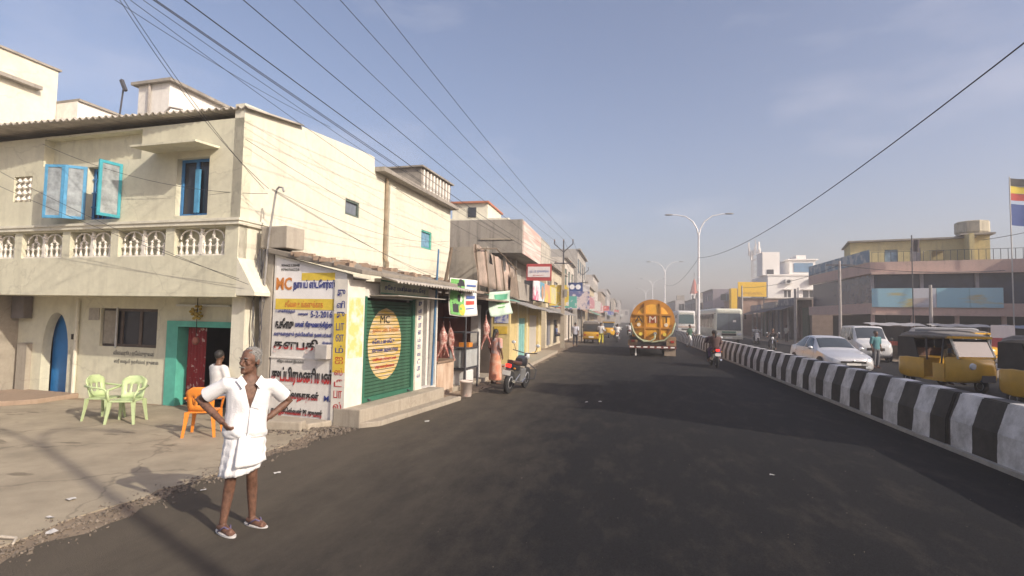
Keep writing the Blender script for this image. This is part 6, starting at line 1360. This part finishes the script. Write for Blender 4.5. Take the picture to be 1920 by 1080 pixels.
simple_person('auto rickshaw driver in khaki shirt inside the leading yellow auto rickshaw', (10.08,19.42,-.12), R(13), cloth('khaki',(.28,.2,.1)), cloth('khaki_trouser',(.2,.15,.09)), pose='ride', h=1.62)
simple_person('driver in brown shirt inside the foremost yellow auto rickshaw', (10.15,14.6,-.12), R(8), cloth('brown_shirt',(.2,.12,.08)), dk, pose='ride', h=1.62)
# ================================================================== overhead wires
wirem = mat('wire_black',(.035,.035,.04),.6,.2,3)
def wire(a, b, sag, label, r=.011, group='overhead wires along the shop side', via=None):
    a, b = Vector(a), Vector(b); n = 26; pts = []
    for i in range(n+1): t = i/n; p = a.lerp(b,t); p.z -= sag*4*t*(1-t); pts.append(p)
    o = MB().tube(pts, r, 5).build('overhead_wire', wirem); tag(o, label, 'wire', group)
for dx, dz, s, r in ((-.62,0,.5,.006),(0,.05,.45,.006),(.62,0,.5,.006),(-.5,-1.5,.55,.0055),(.5,-1.5,.6,.0055),(-.25,-1.55,.7,.0055),(.2,-1.6,.75,.0065)):
    wire((-4.0+dx,35.5,7.2+dz), (-4.7+dx,-12,7.4+dz), s, 'thin black line strung between the forked electricity poles', r)
    wire((-4.0+dx,35.5,7.2+dz), (-4.5+dx,59,7.6+dz), .4, 'thin black line strung on past the second forked pole', .008)
svc = [((-6.5,5.9,6.25),(-4.0,35.4,5.6),.5),((-6.6,5.8,6.2),(-4.1,35.4,5.5),.9),((-6.6,5.7,6.15),(-6.62,8.72,4.3),.12),((-6.7,5.7,6.2),(-6.5,8.68,4.3),.2),((-6.8,5.6,6.2),(-7.6,12.5,6.9),.1),((-6.45,8.7,4.3),(-4.4,13.5,2.75),.1),((-6.45,8.7,4.28),(-4.6,16.5,2.9),.25),((-6.45,8.7,4.3),(-6.2,18.3,4.7),.35),((-11.5,8.4,5.3),(-6.5,8.66,4.2),.25),((-13.5,8.2,4.9),(-6.9,8.5,2.6),.1),((-16,8.0,6.6),(-6.7,8.5,2.5),.25),((-6.9,8.5,5.2),(-6.0,19,4.4),.25)]
for i,(a,b,s) in enumerate(svc): wire(a,b,s,'slack service cable drooping across the cream house walls',.0045,'slack service cables on the cream house')
MB().tube([(-6.6,-12,7.3)]+[(-6.6+.05*i,-12+17.8*i/8,7.3-.13*i-.3*math.sin(math.pi*i/8)) for i in range(1,9)], .012, 5).build('overhead_wire', wirem); tag(bpy.data.objects['overhead_wire.%03d'%26] if 'overhead_wire.026' in bpy.data.objects else bpy.data.objects['overhead_wire'], 'slack service cable drooping across the cream house walls', 'wire', 'slack service cables on the cream house')
wire((5.4,41.9,6.7),(5.46,-.7,6.8),1.2,'thick black cable hung between the median lamps',.012,'cables between the median lamps'); wire((5.4,41.9,6.6),(5.4,76,6.9),.9,'thick black cable hung on to the next median lamp',.012,'cables between the median lamps')
for i,(a,b,s) in enumerate((((15.6,43.5,6.3),(24,40,5.6),.3),((15.6,43.5,6.3),(14.6,72,6.3),.5),((24.5,43,8.0),(30,40,9.5),.2))): wire(a,b,s,['slack wire from the cross arm pole to the pink building','wire strung between the far carriageway poles','thin stay wire beside the party flags'][i],.02,'wires on the far side')
# ================================================================== litter
lq = random.Random(17)
for i,(x,y,z) in enumerate([(-.85,12.9,.008),(-.55,13.1,.008),(-4.95,3.9,.02),(-5.3,4.15,.02),(-5.6,4.6,.02),(1.9,7.6,.008),(-4.2,6.0,.008),(-4.55,5.2,.012),(-2.2,3.6,.008),(-3.6,9.6,.008),(-3.3,16.4,.008)]):
    m = MB(); s_ = lq.uniform(.03,.07); pts = []
    for k in range(7): t = 2*math.pi*k/7; pts.append((s_*math.cos(t)*lq.uniform(.5,1.2), s_*math.sin(t)*lq.uniform(.4,1), lq.uniform(.0,.018)))
    m.v = [(0,0,.012)]+pts; m.f = [(0,k+1,(k+1)%7+1) for k in range(7)]
    tag(m.build('paper_scrap', mat('litter_white',(.55,.53,.5),.8,.2,9), None, loc=(x,y,z), rot=(0,0,lq.uniform(0,6))), 'crumpled pale scrap of litter lying on the ground', 'litter', 'scraps of litter on road and forecourt')
br_ = MB().tube([(-5.35,3.62,.03),(-5.2,3.68,.04),(-5.06,3.7,.035),(-4.98,3.62,.03)], [.012,.014,.012,.01], 6).build('dry_twig', mat('twig_pale',(.45,.4,.33),.9,.2,9)); tag(br_, 'pale dry twig lying at the forecourt edge', 'twig')
# ================================================================== haze
hz = MB().box(-80,80,-45,345,-1,26).build('haze', bpy.data.materials.new('haze_air')); hz['kind'] = 'stuff'
hm_ = hz.data.materials[0]; hm_.use_nodes = True; hn = hm_.node_tree; hn.nodes.clear()
ho = hn.nodes.new('ShaderNodeOutputMaterial'); hv = hn.nodes.new('ShaderNodeVolumePrincipled'); hv.inputs['Color'].default_value = (1,.94,.90,1); hv.inputs['Density'].default_value = .0032; hv.inputs['Anisotropy'].default_value = .2
hn.links.new(hv.outputs[0], ho.inputs['Volume'])
